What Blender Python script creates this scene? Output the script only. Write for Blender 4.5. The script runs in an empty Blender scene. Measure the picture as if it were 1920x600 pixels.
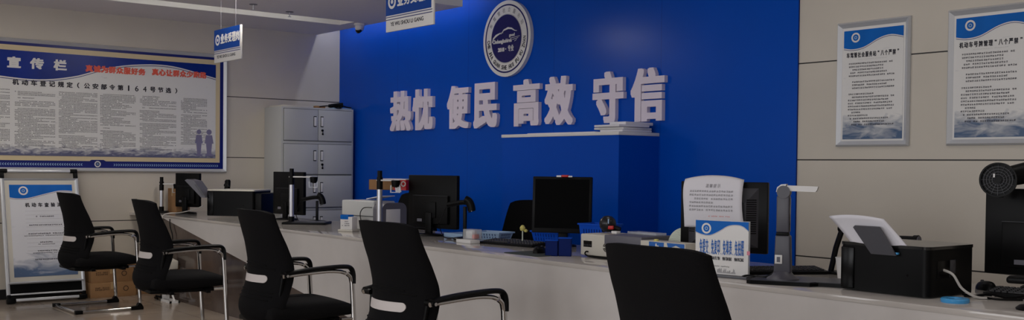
import bpy, bmesh, math, random
from math import sin, cos, pi, radians as R
from mathutils import Vector as V, Matrix as MX
random.seed(7)
sc = bpy.context.scene
COL = sc.collection

# ------------------------------------------------------------------ materials
def lin(c):
    return tuple((x/12.92 if x <= .04045 else ((x+.055)/1.055)**2.4) for x in c)
def srgb(r, g, b): return lin((r/255, g/255, b/255))
MATS = {}
def mat(name, rgb, rough=.5, metal=0, noise=0, nscale=20, bump=0, bscale=200, coat=0, spec=.5,
        alpha=None, emit=None, trans=0):
    m = bpy.data.materials.new(name); m.use_nodes = True
    nt = m.node_tree; p = nt.nodes['Principled BSDF']
    c = lin([v/255 for v in rgb])
    p.inputs['Base Color'].default_value = (*c, 1)
    p.inputs['Roughness'].default_value = rough
    p.inputs['Metallic'].default_value = metal
    p.inputs['Specular IOR Level'].default_value = spec
    p.inputs['Coat Weight'].default_value = coat
    p.inputs['Transmission Weight'].default_value = trans
    if alpha is not None: p.inputs['Alpha'].default_value = alpha
    if emit:
        p.inputs['Emission Color'].default_value = (*lin([v/255 for v in rgb]), 1)
        p.inputs['Emission Strength'].default_value = emit
    tc = nt.nodes.new('ShaderNodeTexCoord')
    if noise:
        n = nt.nodes.new('ShaderNodeTexNoise'); n.inputs['Scale'].default_value = nscale
        n.inputs['Detail'].default_value = 5
        nt.links.new(tc.outputs['Object'], n.inputs['Vector'])
        r = nt.nodes.new('ShaderNodeValToRGB')
        r.color_ramp.elements[0].position = .3; r.color_ramp.elements[1].position = .7
        r.color_ramp.elements[0].color = (*[v*(1-noise) for v in c], 1)
        r.color_ramp.elements[1].color = (*[min(1, v*(1+noise)) for v in c], 1)
        nt.links.new(n.outputs['Fac'], r.inputs['Fac'])
        nt.links.new(r.outputs['Color'], p.inputs['Base Color'])
    if bump:
        n = nt.nodes.new('ShaderNodeTexNoise'); n.inputs['Scale'].default_value = bscale
        nt.links.new(tc.outputs['Object'], n.inputs['Vector'])
        b = nt.nodes.new('ShaderNodeBump'); b.inputs['Strength'].default_value = bump
        b.inputs['Distance'].default_value = .002
        nt.links.new(n.outputs['Fac'], b.inputs['Height'])
        nt.links.new(b.outputs['Normal'], p.inputs['Normal'])
    MATS[name] = m
    return m

def seam_mat(name, rgb, rough, axis, period, offset, width, seam_rgb, spec=.5, noise=.03, nscale=2.5):
    """panel cladding with dark joints: world-position based repeat along one axis"""
    m = mat(name, rgb, rough, spec=spec, noise=noise, nscale=nscale)
    nt = m.node_tree; p = nt.nodes['Principled BSDF']
    g = nt.nodes.new('ShaderNodeNewGeometry'); s = nt.nodes.new('ShaderNodeSeparateXYZ')
    nt.links.new(g.outputs['Position'], s.inputs[0])
    def mth(op, a, b=None):
        n = nt.nodes.new('ShaderNodeMath'); n.operation = op
        for i, v in enumerate((a, b)):
            if v is None: continue
            if isinstance(v, (int, float)): n.inputs[i].default_value = v
            else: nt.links.new(v, n.inputs[i])
        return n.outputs[0]
    t = mth('PINGPONG', mth('SUBTRACT', s.outputs[axis], offset), period/2)
    # pingpong is 0 at every multiple of the period
    k = mth('LESS_THAN', t, width/2)
    if axis == 2: k = mth('MULTIPLY', k, mth('LESS_THAN', s.outputs[2], 2.3))
    mx = nt.nodes.new('ShaderNodeMix'); mx.data_type = 'RGBA'
    nt.links.new(k, mx.inputs[0])
    src = p.inputs['Base Color'].links[0].from_socket
    nt.links.new(src, mx.inputs[6]); mx.inputs[7].default_value = (*lin([v/255 for v in seam_rgb]), 1)
    nt.links.new(mx.outputs[2], p.inputs['Base Color'])
    return m

M = {}
M['panel'] = seam_mat('beige_wall_panel', (205, 197, 184), .42, 2, .62, .6849, .008, (28, 24, 20))
M['blue'] = seam_mat('blue_cladding', (0, 74, 182), .24, 0, 1.2, 5.988, .003, (0, 45, 130), noise=.02, spec=.12)
M['bluebox'] = mat('blue_laminate', (0, 72, 182), .26, spec=.12)
M['ceil'] = mat('ceiling_paint', (226, 221, 222), .85, noise=.02, nscale=60)
M['ceil_edge'] = mat('ceiling_edge_white', (240, 238, 232), .7)
M['base'] = mat('black_skirting', (26, 25, 27), .4)
M['white_letter'] = mat('white_acrylic_letter', (222, 212, 226), .5)
M['white'] = mat('white_plastic', (222, 220, 218), .4)
M['offwhite'] = mat('offwhite_plastic', (205, 200, 188), .45)
M['paper'] = mat('white_paper', (226, 224, 230), .8)
M['print'] = mat('print_white', (226, 224, 221), .32)
M['black'] = mat('black_plastic', (7, 7, 8), .42, spec=.14)
M['gloss_black'] = mat('glossy_black', (5, 5, 6), .25, spec=.2)
M['mesh'] = mat('black_mesh_fabric', (11, 10, 12), .85, spec=.15, noise=.25, nscale=350, bump=.5, bscale=900)
M['fabric'] = mat('black_seat_fabric', (10, 9, 10), .9, spec=.2, noise=.2, nscale=300, bump=.5, bscale=700)
M['chrome'] = mat('chrome', (200, 198, 196), .12, metal=1)
M['alu'] = mat('brushed_aluminium', (205, 205, 210), .32, metal=.75)
M['alu_white'] = mat('satin_silver_frame', (208, 210, 214), .35, metal=.35)
M['cab'] = mat('grey_enamel', (186, 187, 186), .45, bump=.15, bscale=500)
M['cab_side'] = M['cab']
M['gap_grey'] = mat('door_gap_grey', (104, 105, 106), .7)
M['dark_gap'] = mat('dark_gap', (38, 38, 40), .8)
M['counter'] = mat('white_stone', (212, 207, 203), .2, noise=.03, nscale=6)
M['countertop'] = mat('polished_white_stone', (196, 190, 184), .07, noise=.04, nscale=8)
M['edge'] = mat('stone_edge', (232, 226, 216), .15)
M['cardboard'] = mat('cardboard', (150, 112, 74), .85, noise=.08, nscale=12)
M['print_brown'] = mat('carton_ink', (70, 48, 30), .8)
M['tape'] = mat('packing_tape', (176, 146, 104), .3)
M['sign_blue'] = mat('sign_blue', (2, 62, 146), .4, spec=.15)
M['pblue'] = mat('print_blue', (0, 98, 188), .4, spec=.15, noise=.12, nscale=5)
M['dblue'] = mat('print_dark_blue', (2, 40, 130), .3, spec=.3, noise=.25, nscale=2.5)
M['navy'] = mat('navy_border', (4, 24, 110), .35)
M['emblem_navy'] = mat('emblem_navy', (6, 6, 92), .25)
M['ink'] = mat('ink_black', (30, 28, 40), .6)
M['ink_soft'] = mat('ink_grey', (66, 64, 74), .7)
M['ink_faint'] = mat('ink_faint', (160, 158, 162), .7)
M['ink_blue'] = mat('ink_blue', (30, 96, 176), .5)
M['figure_ink'] = mat('figure_ink', (122, 118, 150), .6)
M['red'] = mat('red_print', (226, 92, 72), .5)
M['red_d'] = mat('red_plastic', (190, 18, 22), .4)
M['cream'] = mat('cream_border', (214, 196, 158), .4)
M['basket'] = mat('blue_plastic', (0, 72, 184), .45, spec=.15)
M['organizer'] = mat('navy_plastic', (0, 28, 96), .5, spec=.12)
M['lblue'] = mat('pale_blue_plastic', (150, 178, 208), .4)
M['cyan'] = mat('bright_blue_plastic', (70, 160, 220), .3)
M['grey'] = mat('grey_plastic', (54, 53, 62), .4)
M['screen'] = mat('matt_screen', (2, 2, 3), .55, spec=.04)
M['lid'] = mat('printer_lid', (30, 30, 30), .14)
M['midgrey'] = mat('mid_grey_plastic', (98, 97, 106), .42)
M['dgrey'] = mat('dark_grey_plastic', (62, 62, 68), .4)
M['gun_black'] = mat('scanner_black', (24, 24, 28), .3, spec=.4)
M['key'] = mat('keyboard_keys', (34, 34, 37), .5)
M['tray'] = mat('smoked_grey_tray', (78, 78, 84), .35)
M['padgreen'] = mat('mouse_pad', (52, 60, 56), .8)
M['clear'] = mat('clear_plastic', (225, 228, 230), .08, alpha=.35)
M['pale_green'] = mat('pale_green', (206, 214, 196), .6)
M['yellow'] = mat('yellow_plastic', (206, 196, 110), .5)
M['stripe'] = mat('light_grey_slot', (200, 192, 188), .5)
M['cable_w'] = mat('white_cable', (190, 186, 180), .5)
M['lamp'] = mat('lamp_diffuser', (255, 250, 244), .5, emit=3.0)
M['lamp_drop'] = mat('lamp_diffuser_bright', (255, 248, 238), .5, emit=5.5)
M['lamp_low'] = mat('lamp_diffuser_strong', (255, 248, 238), .5, emit=30)
M['lens'] = mat('dark_lens', (5, 5, 8), .08)
M['cctv'] = mat('camera_white', (214, 210, 214), .4)
M['concrete'] = mat('front_wall_paint', (196, 190, 180), .7)
M['winframe'] = mat('window_frame_grey', (120, 120, 124), .4)

# dark stone facing: brown, glossy, veined
M['brown'] = mat('brown_marble', (84, 72, 66), .09, noise=.28, nscale=3.5)

# floor tiles
def floor_mat():
    m = mat('floor_tile', (160, 147, 134), .16, noise=.10, nscale=3)
    nt = m.node_tree; p = nt.nodes['Principled BSDF']
    tc = nt.nodes.new('ShaderNodeTexCoord')
    b = nt.nodes.new('ShaderNodeTexBrick'); b.offset = 0; b.squash = 1
    b.inputs['Scale'].default_value = 1; b.inputs['Mortar Size'].default_value = .002
    b.inputs['Brick Width'].default_value = .8; b.inputs['Row Height'].default_value = .8
    b.inputs['Color1'].default_value = (0, 0, 0, 1); b.inputs['Color2'].default_value = (0, 0, 0, 1)
    b.inputs['Mortar'].default_value = (1, 1, 1, 1)
    nt.links.new(tc.outputs['Object'], b.inputs['Vector'])
    src = p.inputs['Base Color'].links[0].from_socket
    mx = nt.nodes.new('ShaderNodeMix'); mx.data_type = 'RGBA'
    nt.links.new(b.outputs['Color'], mx.inputs[0]); nt.links.new(src, mx.inputs[6])
    mx.inputs[7].default_value = (.05, .045, .04, 1)
    nt.links.new(mx.outputs[2], p.inputs['Base Color'])
    return m
M['floor'] = floor_mat()

# printed landscape at the foot of posters: pale hills and water in blue-grey, printed artwork
def art_mat(name, hi, lo, scale, z0, z1):
    m = bpy.data.materials.new(name); m.use_nodes = True
    nt = m.node_tree; p = nt.nodes['Principled BSDF']; p.inputs['Roughness'].default_value = .32
    tc = nt.nodes.new('ShaderNodeTexCoord')
    mp = nt.nodes.new('ShaderNodeMapping'); mp.inputs['Scale'].default_value = (1, 1, 2.6)
    nt.links.new(tc.outputs['Object'], mp.inputs['Vector'])
    n = nt.nodes.new('ShaderNodeTexNoise'); n.inputs['Scale'].default_value = scale
    n.inputs['Detail'].default_value = 6; n.inputs['Distortion'].default_value = .8
    nt.links.new(mp.outputs[0], n.inputs['Vector'])
    s = nt.nodes.new('ShaderNodeSeparateXYZ'); nt.links.new(tc.outputs['Object'], s.inputs[0])
    mr = nt.nodes.new('ShaderNodeMapRange'); nt.links.new(s.outputs[2], mr.inputs[0])
    mr.inputs[1].default_value = z0; mr.inputs[2].default_value = z1
    mr.inputs[3].default_value = .42; mr.inputs[4].default_value = -.25
    ad = nt.nodes.new('ShaderNodeMath'); ad.operation = 'ADD'
    nt.links.new(n.outputs['Fac'], ad.inputs[0]); nt.links.new(mr.outputs[0], ad.inputs[1])
    r = nt.nodes.new('ShaderNodeValToRGB')
    r.color_ramp.elements[0].position = .42; r.color_ramp.elements[1].position = .82
    r.color_ramp.elements[0].color = (*lin([v/255 for v in hi]), 1)
    r.color_ramp.elements[1].color = (*lin([v/255 for v in lo]), 1)
    nt.links.new(ad.outputs[0], r.inputs['Fac']); nt.links.new(r.outputs['Color'], p.inputs['Base Color'])
    return m

# ------------------------------------------------------------------ mesh builder
GLYPH = {}
def glyphs(body, bold):
    k = body
    if k not in GLYPH:
        cu = bpy.data.curves.new('t', 'FONT'); cu.body = body; cu.extrude = .5
        cu.resolution_u = 4
        o = bpy.data.objects.new('t', cu); COL.objects.link(o)
        dg = bpy.context.evaluated_depsgraph_get(); dg.update()
        me = bpy.data.meshes.new_from_object(o.evaluated_get(dg))
        vs = [v.co.copy() for v in me.vertices]; fs = [tuple(p.vertices) for p in me.polygons]
        bpy.data.objects.remove(o); bpy.data.curves.remove(cu); bpy.data.meshes.remove(me)
        GLYPH[k] = (vs, fs)
    return GLYPH[k]

class MB:
    def __init__(s): s.v = []; s.f = []
    def add(s, vs, fs, mx=None):
        n = len(s.v)
        s.v += [tuple(mx @ V(v)) if mx else tuple(v) for v in vs]
        s.f += [tuple(i+n for i in f) for f in fs]
        return s
    def bm(s, b, mx=None):
        b.verts.ensure_lookup_table(); b.verts.index_update()
        s.add([v.co for v in b.verts], [[v.index for v in f.verts] for f in b.faces], mx); b.free(); return s
    def box(s, x0, x1, y0, y1, z0, z1, bev=0, seg=2, mx=None, taper=None):
        b = bmesh.new(); bmesh.ops.create_cube(b, size=1)
        for v in b.verts:
            v.co = V(((x0+x1)/2+v.co.x*(x1-x0), (y0+y1)/2+v.co.y*(y1-y0), (z0+z1)/2+v.co.z*(z1-z0)))
            if taper and v.co.z > (z0+z1)/2:
                v.co.x = (x0+x1)/2+(v.co.x-(x0+x1)/2)*taper; v.co.y = (y0+y1)/2+(v.co.y-(y0+y1)/2)*taper
        if bev: bmesh.ops.bevel(b, geom=b.edges[:], offset=bev, segments=seg, profile=.5, affect='EDGES')
        return s.bm(b, mx)
    def vbox(s, x0, x1, y0, y1, z0, z1, rad, seg=5, mx=None, edges='z'):
        """box whose edges along one axis are rounded"""
        b = bmesh.new(); bmesh.ops.create_cube(b, size=1)
        for v in b.verts:
            v.co = V(((x0+x1)/2+v.co.x*(x1-x0), (y0+y1)/2+v.co.y*(y1-y0), (z0+z1)/2+v.co.z*(z1-z0)))
        ax = 'xyz'.index(edges)
        es = [e for e in b.edges if abs((e.verts[0].co-e.verts[1].co)[ax]) > 1e-6]
        bmesh.ops.bevel(b, geom=es, offset=rad, segments=seg, profile=.5, affect='EDGES')
        return s.bm(b, mx)
    def cyl(s, p0, p1, r, r2=None, n=20):
        r2 = r if r2 is None else r2
        p0, p1 = V(p0), V(p1); d = (p1-p0).normalized()
        a = d.orthogonal().normalized(); c = d.cross(a)
        vs = []
        for p, q in ((p0, r), (p1, r2)):
            vs += [p+(a*cos(2*pi*i/n)+c*sin(2*pi*i/n))*q for i in range(n)]
        fs = [(i, (i+1) % n, n+(i+1) % n, n+i) for i in range(n)]
        fs += [tuple(range(n-1, -1, -1)), tuple(range(n, 2*n))]
        return s.add(vs, fs)
    def tube(s, pts, r, n=10, smooth=0, flat=None):
        pts = [V(p) for p in pts]
        if smooth:
            out = []
            P = [pts[0]]+pts+[pts[-1]]
            for i in range(1, len(P)-2):
                for k in range(smooth):
                    t = k/smooth; a, b, c, d = P[i-1], P[i], P[i+1], P[i+2]
                    out.append(.5*((2*b)+(-a+c)*t+(2*a-5*b+4*c-d)*t*t+(-a+3*b-3*c+d)*t**3))
            out.append(pts[-1]); pts = out
        rings = []; up = None
        for i, p in enumerate(pts):
            d = (pts[min(i+1, len(pts)-1)]-pts[max(i-1, 0)]).normalized()
            if up is None: up = d.orthogonal().normalized() if flat is None else V(flat)
            up = (up-d*up.dot(d)).normalized(); sd = d.cross(up)
            ra, rb = (r if isinstance(r, tuple) else (r, r))
            rings.append([p+up*cos(2*pi*k/n)*ra+sd*sin(2*pi*k/n)*rb for k in range(n)])
        vs = [v for q in rings for v in q]; fs = []
        for i in range(len(rings)-1):
            for k in range(n):
                fs.append((i*n+k, i*n+(k+1) % n, (i+1)*n+(k+1) % n, (i+1)*n+k))
        fs += [tuple(range(n-1, -1, -1)), tuple(range((len(rings)-1)*n, len(rings)*n))]
        return s.add(vs, fs)
    def prism(s, pts, y0, y1):
        """polygon in x-z extruded between y0 and y1"""
        n = len(pts); ar = sum(pts[i][0]*pts[(i+1) % n][1]-pts[(i+1) % n][0]*pts[i][1] for i in range(n))
        if ar < 0: pts = pts[::-1]
        vs = [(x, y0, z) for x, z in pts]+[(x, y1, z) for x, z in pts]
        fs = [tuple(range(n)), tuple(range(2*n-1, n-1, -1))]
        fs += [((i+1) % n, i, n+i, n+(i+1) % n) for i in range(n)]
        return s.add(vs, fs)
    def yprism(s, pts, x0, x1):
        """polygon in y-z extruded along x"""
        t = MB().prism(pts, x0, x1)
        return s.add([(v[1], v[0], v[2]) for v in t.v], [f[::-1] for f in t.f])
    def zprism(s, pts, z0, z1):
        t = MB().prism(pts, z0, z1)
        return s.add([(v[0], v[2], v[1]) for v in t.v], [f[::-1] for f in t.f])
    def lathe(s, prof, c=(0, 0, 0), n=28, mx=None):
        vs = []; fs = []
        for r, z in prof: vs += [(c[0]+r*cos(2*pi*k/n), c[1]+r*sin(2*pi*k/n), c[2]+z) for k in range(n)]
        for i in range(len(prof)-1):
            for k in range(n):
                fs.append((i*n+k, i*n+(k+1) % n, (i+1)*n+(k+1) % n, (i+1)*n+k))
        if prof[0][0] > 1e-6: fs.append(tuple(range(n-1, -1, -1)))
        if prof[-1][0] > 1e-6: fs.append(tuple(range((len(prof)-1)*n, len(prof)*n)))
        return s.add(vs, fs, mx)
    def ring(s, cx, cz, r0, r1, y0, y1, n=48):
        """flat annulus in x-z facing -y"""
        vs = []
        for y in (y0, y1):
            for r in (r0, r1): vs += [(cx+r*cos(2*pi*k/n), y, cz+r*sin(2*pi*k/n)) for k in range(n)]
        fs = []
        for k in range(n):
            j = (k+1) % n
            fs += [(k, n+k, n+j, j), (2*n+k, 2*n+j, 3*n+j, 3*n+k), (n+k, 3*n+k, 3*n+j, n+j), (k, j, 2*n+j, 2*n+k)]
        return s.add(vs, fs)
    def disc(s, cx, cz, r, y0, y1, n=48):
        return s.prism([(cx+r*cos(2*pi*k/n), cz+r*sin(2*pi*k/n)) for k in range(n)], y0, y1)
    def text(s, body, x0, x1, z0, z1, yf, depth=.0006, bold=.02, rot=None):
        """text fitted to a box in x-z facing -y; front face at y=yf"""
        v0, f0 = glyphs(body, bold)
        if not v0: return s
        vs, fs = [], []
        for q_, (dx, dz) in enumerate([(0, 0)] if bold < .012 else [(-1, 0), (1, 0), (0, 1), (0, -1)] if bold < .05 else [(i, j) for i in (-1, 0, 1) for j in (-1, 0, 1)]):
            n = len(vs); vs += [V((v.x+dx*bold+dz*.0035, v.y+dz*bold*.8+dx*.0035, v.z+q_*.022)) for v in v0]; fs += [tuple(i+n for i in f_) for f_ in f0]
        ax, bx = min(v.x for v in vs), max(v.x for v in vs); az, bz = min(v.y for v in vs), max(v.y for v in vs)
        sx = (x1-x0)/max(1e-6, bx-ax); sz = (z1-z0)/max(1e-6, bz-az)
        out = [V((x0+(v.x-ax)*sx, yf+(.5-v.z)*depth, z0+(v.y-az)*sz)) for v in vs]
        if rot is not None:
            cx, cz = (x0+x1)/2, (z0+z1)/2; c, q = cos(rot), sin(rot)
            out = [V((cx+(v.x-cx)*c-(v.z-cz)*q, v.y, cz+(v.x-cx)*q+(v.z-cz)*c)) for v in out]
        return s.add(out, fs)
    def chars(s, body, x0, x1, z0, z1, yf, fill=.82, depth=.0006, bold=.03):
        n = len(body); p = (x1-x0)/n
        for i, ch in enumerate(body):
            if ch in ' 　': continue
            w = p*fill; h0, h1 = z0, z1
            if ch in '()（）': w *= .4
            elif ch in '“”': w *= .5; h0 = z1-(z1-z0)*.35
            elif ch in '、': w *= .3; h1 = z0+(z1-z0)*.25
            elif ch == '1': w *= .26
            elif ch.isdigit(): w *= .62
            elif ch == '一': m_ = (z0+z1)/2; h0, h1 = m_-(z1-z0)*.08, m_+(z1-z0)*.08
            c = x0+p*(i+.5); s.text(ch, c-w/2, c+w/2, h0, h1, yf, depth, .02 if ch.isdigit() else bold)
        return s
    def lines(s, x0, x1, z0, z1, rows, cw, yf, h=.6, indent=.3, full=.55):
        """rows of small print, each character a few strokes"""
        p = (z1-z0)/rows; ncol = max(3, int((x1-x0)/cw))
        r = random.Random(int((x0+z0+rows)*1000))
        q = lambda a, b, c, d: s.add([(a, yf, c), (b, yf, c), (b, yf, d), (a, yf, d)], [(0, 1, 2, 3)])
        for i in range(rows):
            zt = z1-i*p; zb = zt-p*h
            a = 2 if r.random() < indent else 0
            if r.random() < .06 and rows > 8: continue
            b = ncol if r.random() < full else int(ncol*r.uniform(.3, .95))
            for k in range(a, b):
                if r.random() < .05: continue
                xa = x0+(k+.1)*cw; xb = x0+(k+.88)*cw; H = zt-zb
                for t in r.sample((.0, .28, .56, .82), (3 if H > .006 else 2) if H > .004 else 1):
                    q(xa+r.uniform(0, .15)*cw, xb, zb+H*t, zb+H*(t+.17))
                t = r.uniform(.2, .7); w = .16*cw
                q(xa+(xb-xa)*t-w/2, xa+(xb-xa)*t+w/2, zb, zt)
                if H > .006 and r.random() < .7: t = .05 if t > .45 else .9; q(xa+(xb-xa)*t-w/2, xa+(xb-xa)*t+w/2, zb, zt-H*.15)
        return s
    def build(s, name, m, parent=None, smooth=True, ang=35):
        me = bpy.data.meshes.new(name); me.from_pydata(s.v, [], s.f); me.validate()
        b = bmesh.new(); b.from_mesh(me)
        if name[:4] != 'body' and 'letter' not in name and name not in ('badge', 'label_mark'): bmesh.ops.recalc_face_normals(b, faces=b.faces[:])
        b.to_mesh(me); b.free()
        me.materials.append(M[m] if isinstance(m, str) else m)
        if smooth:
            for p in me.polygons: p.use_smooth = True
            me.set_sharp_from_angle(angle=R(ang))
        o = bpy.data.objects.new(name, me); COL.objects.link(o)
        if parent: o.parent = parent
        return o

def thing(name, label, cat, loc=(0, 0, 0), rz=0, group=None, rx=0):
    o = bpy.data.objects.new(name, None); COL.objects.link(o); o.empty_display_size = .1
    o.location = loc; o.rotation_euler = (rx, 0, rz); o['label'] = label; o['category'] = cat
    if group: o['group'] = group
    return o
def tag(o, label, cat, group=None):
    o['label'] = label; o['category'] = cat
    if group: o['group'] = group
    return o
def struct(o): o['kind'] = 'structure'; return o
def dup(root, loc, rz, label, group=None):
    r = root.copy(); COL.objects.link(r); r.location = loc; r.rotation_euler = (0, 0, rz); r['label'] = label
    if group: r['group'] = group
    def rec(a, b):
        for ch in list(a.children):
            c = ch.copy(); COL.objects.link(c); c.parent = b
            rec(ch, c)
    rec(root, r)
    return r

CT = .76           # counter top height
XR, YF, ZC = 13.0, -8.2, 3.0

# ================================================================== setting
struct(MB().box(-.15, XR, YF, .15, -.1, 0).build('floor', 'floor', smooth=False))
struct(MB().box(-.15, 0, YF, .15, 0, ZC).build('wall_left', 'panel', smooth=False))
struct(MB().box(0, XR, 0, .15, 0, ZC).build('wall_back', 'panel', smooth=False))
struct(MB().box(XR, XR+.15, YF, .15, 0, ZC).build('wall_right', 'concrete', smooth=False))
# front wall, behind the camera, with window openings, leftmost added to brighten that side
f = MB(); WX = [(.6, 3.4), (4.4, 7.4), (8.4, 11.6)]
f.box(-.15, XR, YF-.15, YF, 0, .85).box(-.15, XR, YF-.15, YF, 2.45, ZC)
xs = [-.15]+[v for w in WX for v in w]+[XR]
for i in range(0, len(xs), 2): f.box(xs[i], xs[i+1], YF-.15, YF, .85, 2.45)
struct(f.build('wall_front', 'concrete', smooth=False))
for i, (a, b) in enumerate(WX):
    w = MB(); y0, y1 = YF-.1, YF-.05
    for k in range(4):
        x = a+(b-a-.05)*k/3; w.box(x, x+.05, y0, y1, .85, 2.45)
    w.box(a, b, y0, y1, .85, .9).box(a, b, y0, y1, 2.4, 2.45)
    struct(w.build('window_%d' % (i+1), 'winframe', smooth=False))
# ceiling: upper slab, and the two dropped slabs with a lit slot between them
struct(MB().box(-.15, XR, YF, .15, ZC, ZC+.1).build('ceiling', 'ceil', smooth=False))
c = MB().box(0, .865, YF, -.29, 2.64, ZC).box(1.165, 2.66, YF, -.29, 2.64, ZC).box(.865, 1.165, -.5, -.29, 2.64, ZC)
c = struct(c.build('ceiling_drop', 'ceil', smooth=False)); c['kind'] = 'structure'
e = MB().box(.865, .871, YF, -.5, 2.641, ZC).box(2.66, 2.666, YF, -.284, 2.641, ZC)
struct(e.build('trim_1', 'ceil_edge', smooth=False))
# skirting
struct(MB().box(0, .012, YF, 0, 0, .09).build('baseboard_left', 'base', smooth=False))
struct(MB().box(.012, XR, -.012, 0, 0, .09).build('baseboard_back', 'base', smooth=False))
# blue cladding on the back wall
struct(MB().box(0.0, 5.988, -.012, 0, .09, ZC).build('wall_back_cladding', 'blue', smooth=False))

# ================================================================== blue wall box, letters, emblem
t = thing('wall_cupboard', 'plain blue laminate box cupboard with white top standing against the blue wall', 'cupboard', (4.105, -.219, 0))
MB().box(-.675, .675, -.206, .207, 0, 1.475).build('body', 'bluebox', t, smooth=False)
MB().box(-.68, .678, -.212, .207, 1.475, 1.5, .003).build('top_board', 'white', t)
for i, (a, b, dz, rz_) in enumerate(((.44, .675, 0, 0), (.36, .66, .018, .03), (.40, .672, .036, -.04), (.5, .66, .052, .06))):
    m = MX.Translation((4.105, -.24, 1.5005+dz)) @ MX.Rotation(rz_, 4, 'Z')
    o = MB().box(a, b, -.15, .15, 0, .016 if i < 3 else .022, .004, mx=m).build('paper_stack', 'paper' if i != 1 else 'clear' if 0 else 'white')
    tag(o, ['bottom bundle of white papers on the right end of the blue cupboard top',
            'wider slipping sheaf of papers second from the bottom on the blue cupboard',
            'third sheaf of white papers in the pile on the blue cupboard',
            'small crumpled top packet of the pile on the blue cupboard'][i], 'papers', 'papers on the blue cupboard')
o = MB().box(3.72, 4.5, -.4, -.14, 1.5005, 1.506, .002).build('paper_sheet', 'paper')
tag(o, 'single flat white sheet along the front of the blue cupboard top', 'paper')

import numpy as np
def heavy_letter(ch, x0, x1, z0, z1, y0, y1, N=112, kx=.062, kz=.034):
    """heavy block lettering: the glyph is thickened on a fine grid and cut out of a slab"""
    vs, fs = glyphs(ch, 0)
    top = max(v.z for v in vs)-1e-4
    ax, bx = min(v.x for v in vs)-kx, max(v.x for v in vs)+kx; az, bz = min(v.y for v in vs)-kz, max(v.y for v in vs)+kz
    dx, dz = (bx-ax)/N, (bz-az)/N
    g = np.zeros((N, N), bool)
    cx = ax+(np.arange(N)+.5)*dx; cz = az+(np.arange(N)+.5)*dz
    GX, GZ = np.meshgrid(cx, cz)
    for f in fs:
        if any(vs[i].z < top for i in f): continue
        for k in range(1, len(f)-1):
            a, b, c = vs[f[0]], vs[f[k]], vs[f[k+1]]
            i0, i1 = int((min(a.x, b.x, c.x)-ax)/dx)-1, int((max(a.x, b.x, c.x)-ax)/dx)+2
            j0, j1 = int((min(a.y, b.y, c.y)-az)/dz)-1, int((max(a.y, b.y, c.y)-az)/dz)+2
            i0, j0 = max(i0, 0), max(j0, 0)
            X_, Z_ = GX[j0:j1, i0:i1], GZ[j0:j1, i0:i1]
            e = lambda p, q: (q.x-p.x)*(Z_-p.y)-(q.y-p.y)*(X_-p.x)
            e1, e2, e3 = e(a, b), e(b, c), e(c, a); t_ = 1e-5
            g[j0:j1, i0:i1] |= ((e1 >= -t_) & (e2 >= -t_) & (e3 >= -t_)) | ((e1 <= t_) & (e2 <= t_) & (e3 <= t_))
    nx, nz = int(kx/dx), int(kz/dz)
    h = g.copy()
    for k in range(1, nx+1):
        h[:, k:] |= g[:, :-k]; h[:, :-k] |= g[:, k:]
    g = h.copy()
    for k in range(1, nz+1):
        g[k:, :] |= h[:-k, :]; g[:-k, :] |= h[k:, :]
    b = bmesh.new(); V_ = {}
    def vt(i, j, y):
        if (i, j, y) not in V_: V_[(i, j, y)] = b.verts.new((x0+(x1-x0)*i/N, y, z0+(z1-z0)*j/N))
        return V_[(i, j, y)]
    for j in range(N):
        for i in range(N):
            if not g[j, i]: continue
            b.faces.new((vt(i, j, y0), vt(i+1, j, y0), vt(i+1, j+1, y0), vt(i, j+1, y0)))
            for di, dj, p, q in ((-1, 0, (i, j+1), (i, j)), (1, 0, (i+1, j), (i+1, j+1)), (0, -1, (i, j), (i+1, j)), (0, 1, (i+1, j+1), (i, j+1))):
                ii, jj = i+di, j+dj
                if not (0 <= ii < N and 0 <= jj < N and g[jj, ii]):
                    b.faces.new((vt(*p, y0), vt(*p, y1), vt(*q, y1), vt(*q, y0)))
    bmesh.ops.recalc_face_normals(b, faces=b.faces[:])
    bmesh.ops.dissolve_limit(b, angle_limit=R(2), verts=b.verts[:], edges=b.edges[:])
    bmesh.ops.triangulate(b, faces=b.faces[:])
    return MB().bm(b)
LET = [('热', 1.10, 1.49), ('忱', 1.51, 1.87), ('便', 2.10, 2.45), ('民', 2.52, 2.87), ('高', 3.09, 3.45), ('效', 3.51, 3.865), ('守', 4.09, 4.44), ('信', 4.51, 4.86)]
for ch, a, b in LET:
    z1 = 1.987; z0 = 1.583
    o = heavy_letter(ch, a, b, z0, z1, -.047, -.0125).build('wall_letter', 'white_letter', smooth=False)
    tag(o, 'white raised character %s of the slogan on the blue wall' % ch, 'wall lettering', 'slogan characters on the blue wall')

t = thing('round_emblem', 'round white and navy emblem with a car outline above the slogan', 'emblem', (2.99, -.012, 2.352))
MB().disc(0, 0, .33, -.035, 0, 72).build('backplate', 'white', t)
MB().ring(0, 0, .285, .298, -.037, -.034, 72).build('outer_ring', 'emblem_navy', t)
MB().disc(0, 0, .208, -.038, -.034, 72).build('navy_disc', 'emblem_navy', t)
MB().ring(0, 0, .211, .214, -.0365, -.034, 72).build('inner_ring', 'ink_faint', t)
lt = MB()
for i, ch in enumerate('车驾管社会服务站'):
    a = R(150-120*i/7); cx, cz = .25*cos(a), .25*sin(a)
    lt.text(ch, cx-.017, cx+.017, cz-.02, cz+.02, -.037, .002, .005, rot=a-pi/2)
lt.build('upper_lettering', 'ink_faint', t)
lt = MB(); w = 'CHE JIA GUAN SHE HUI FU WU ZHAN'
for i, ch in enumerate(w):
    if ch == ' ': continue
    a = R(182+176*i/(len(w)-1)); cx, cz = .25*cos(a), .25*sin(a)
    ww = .007 if ch == 'I' else .016
    lt.text(ch, cx-ww/1.4, cx+ww/1.4, cz-.019, cz+.019, -.037, .002, .03, rot=a+pi/2)
lt.build('lower_lettering', 'ink', t)
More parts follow.
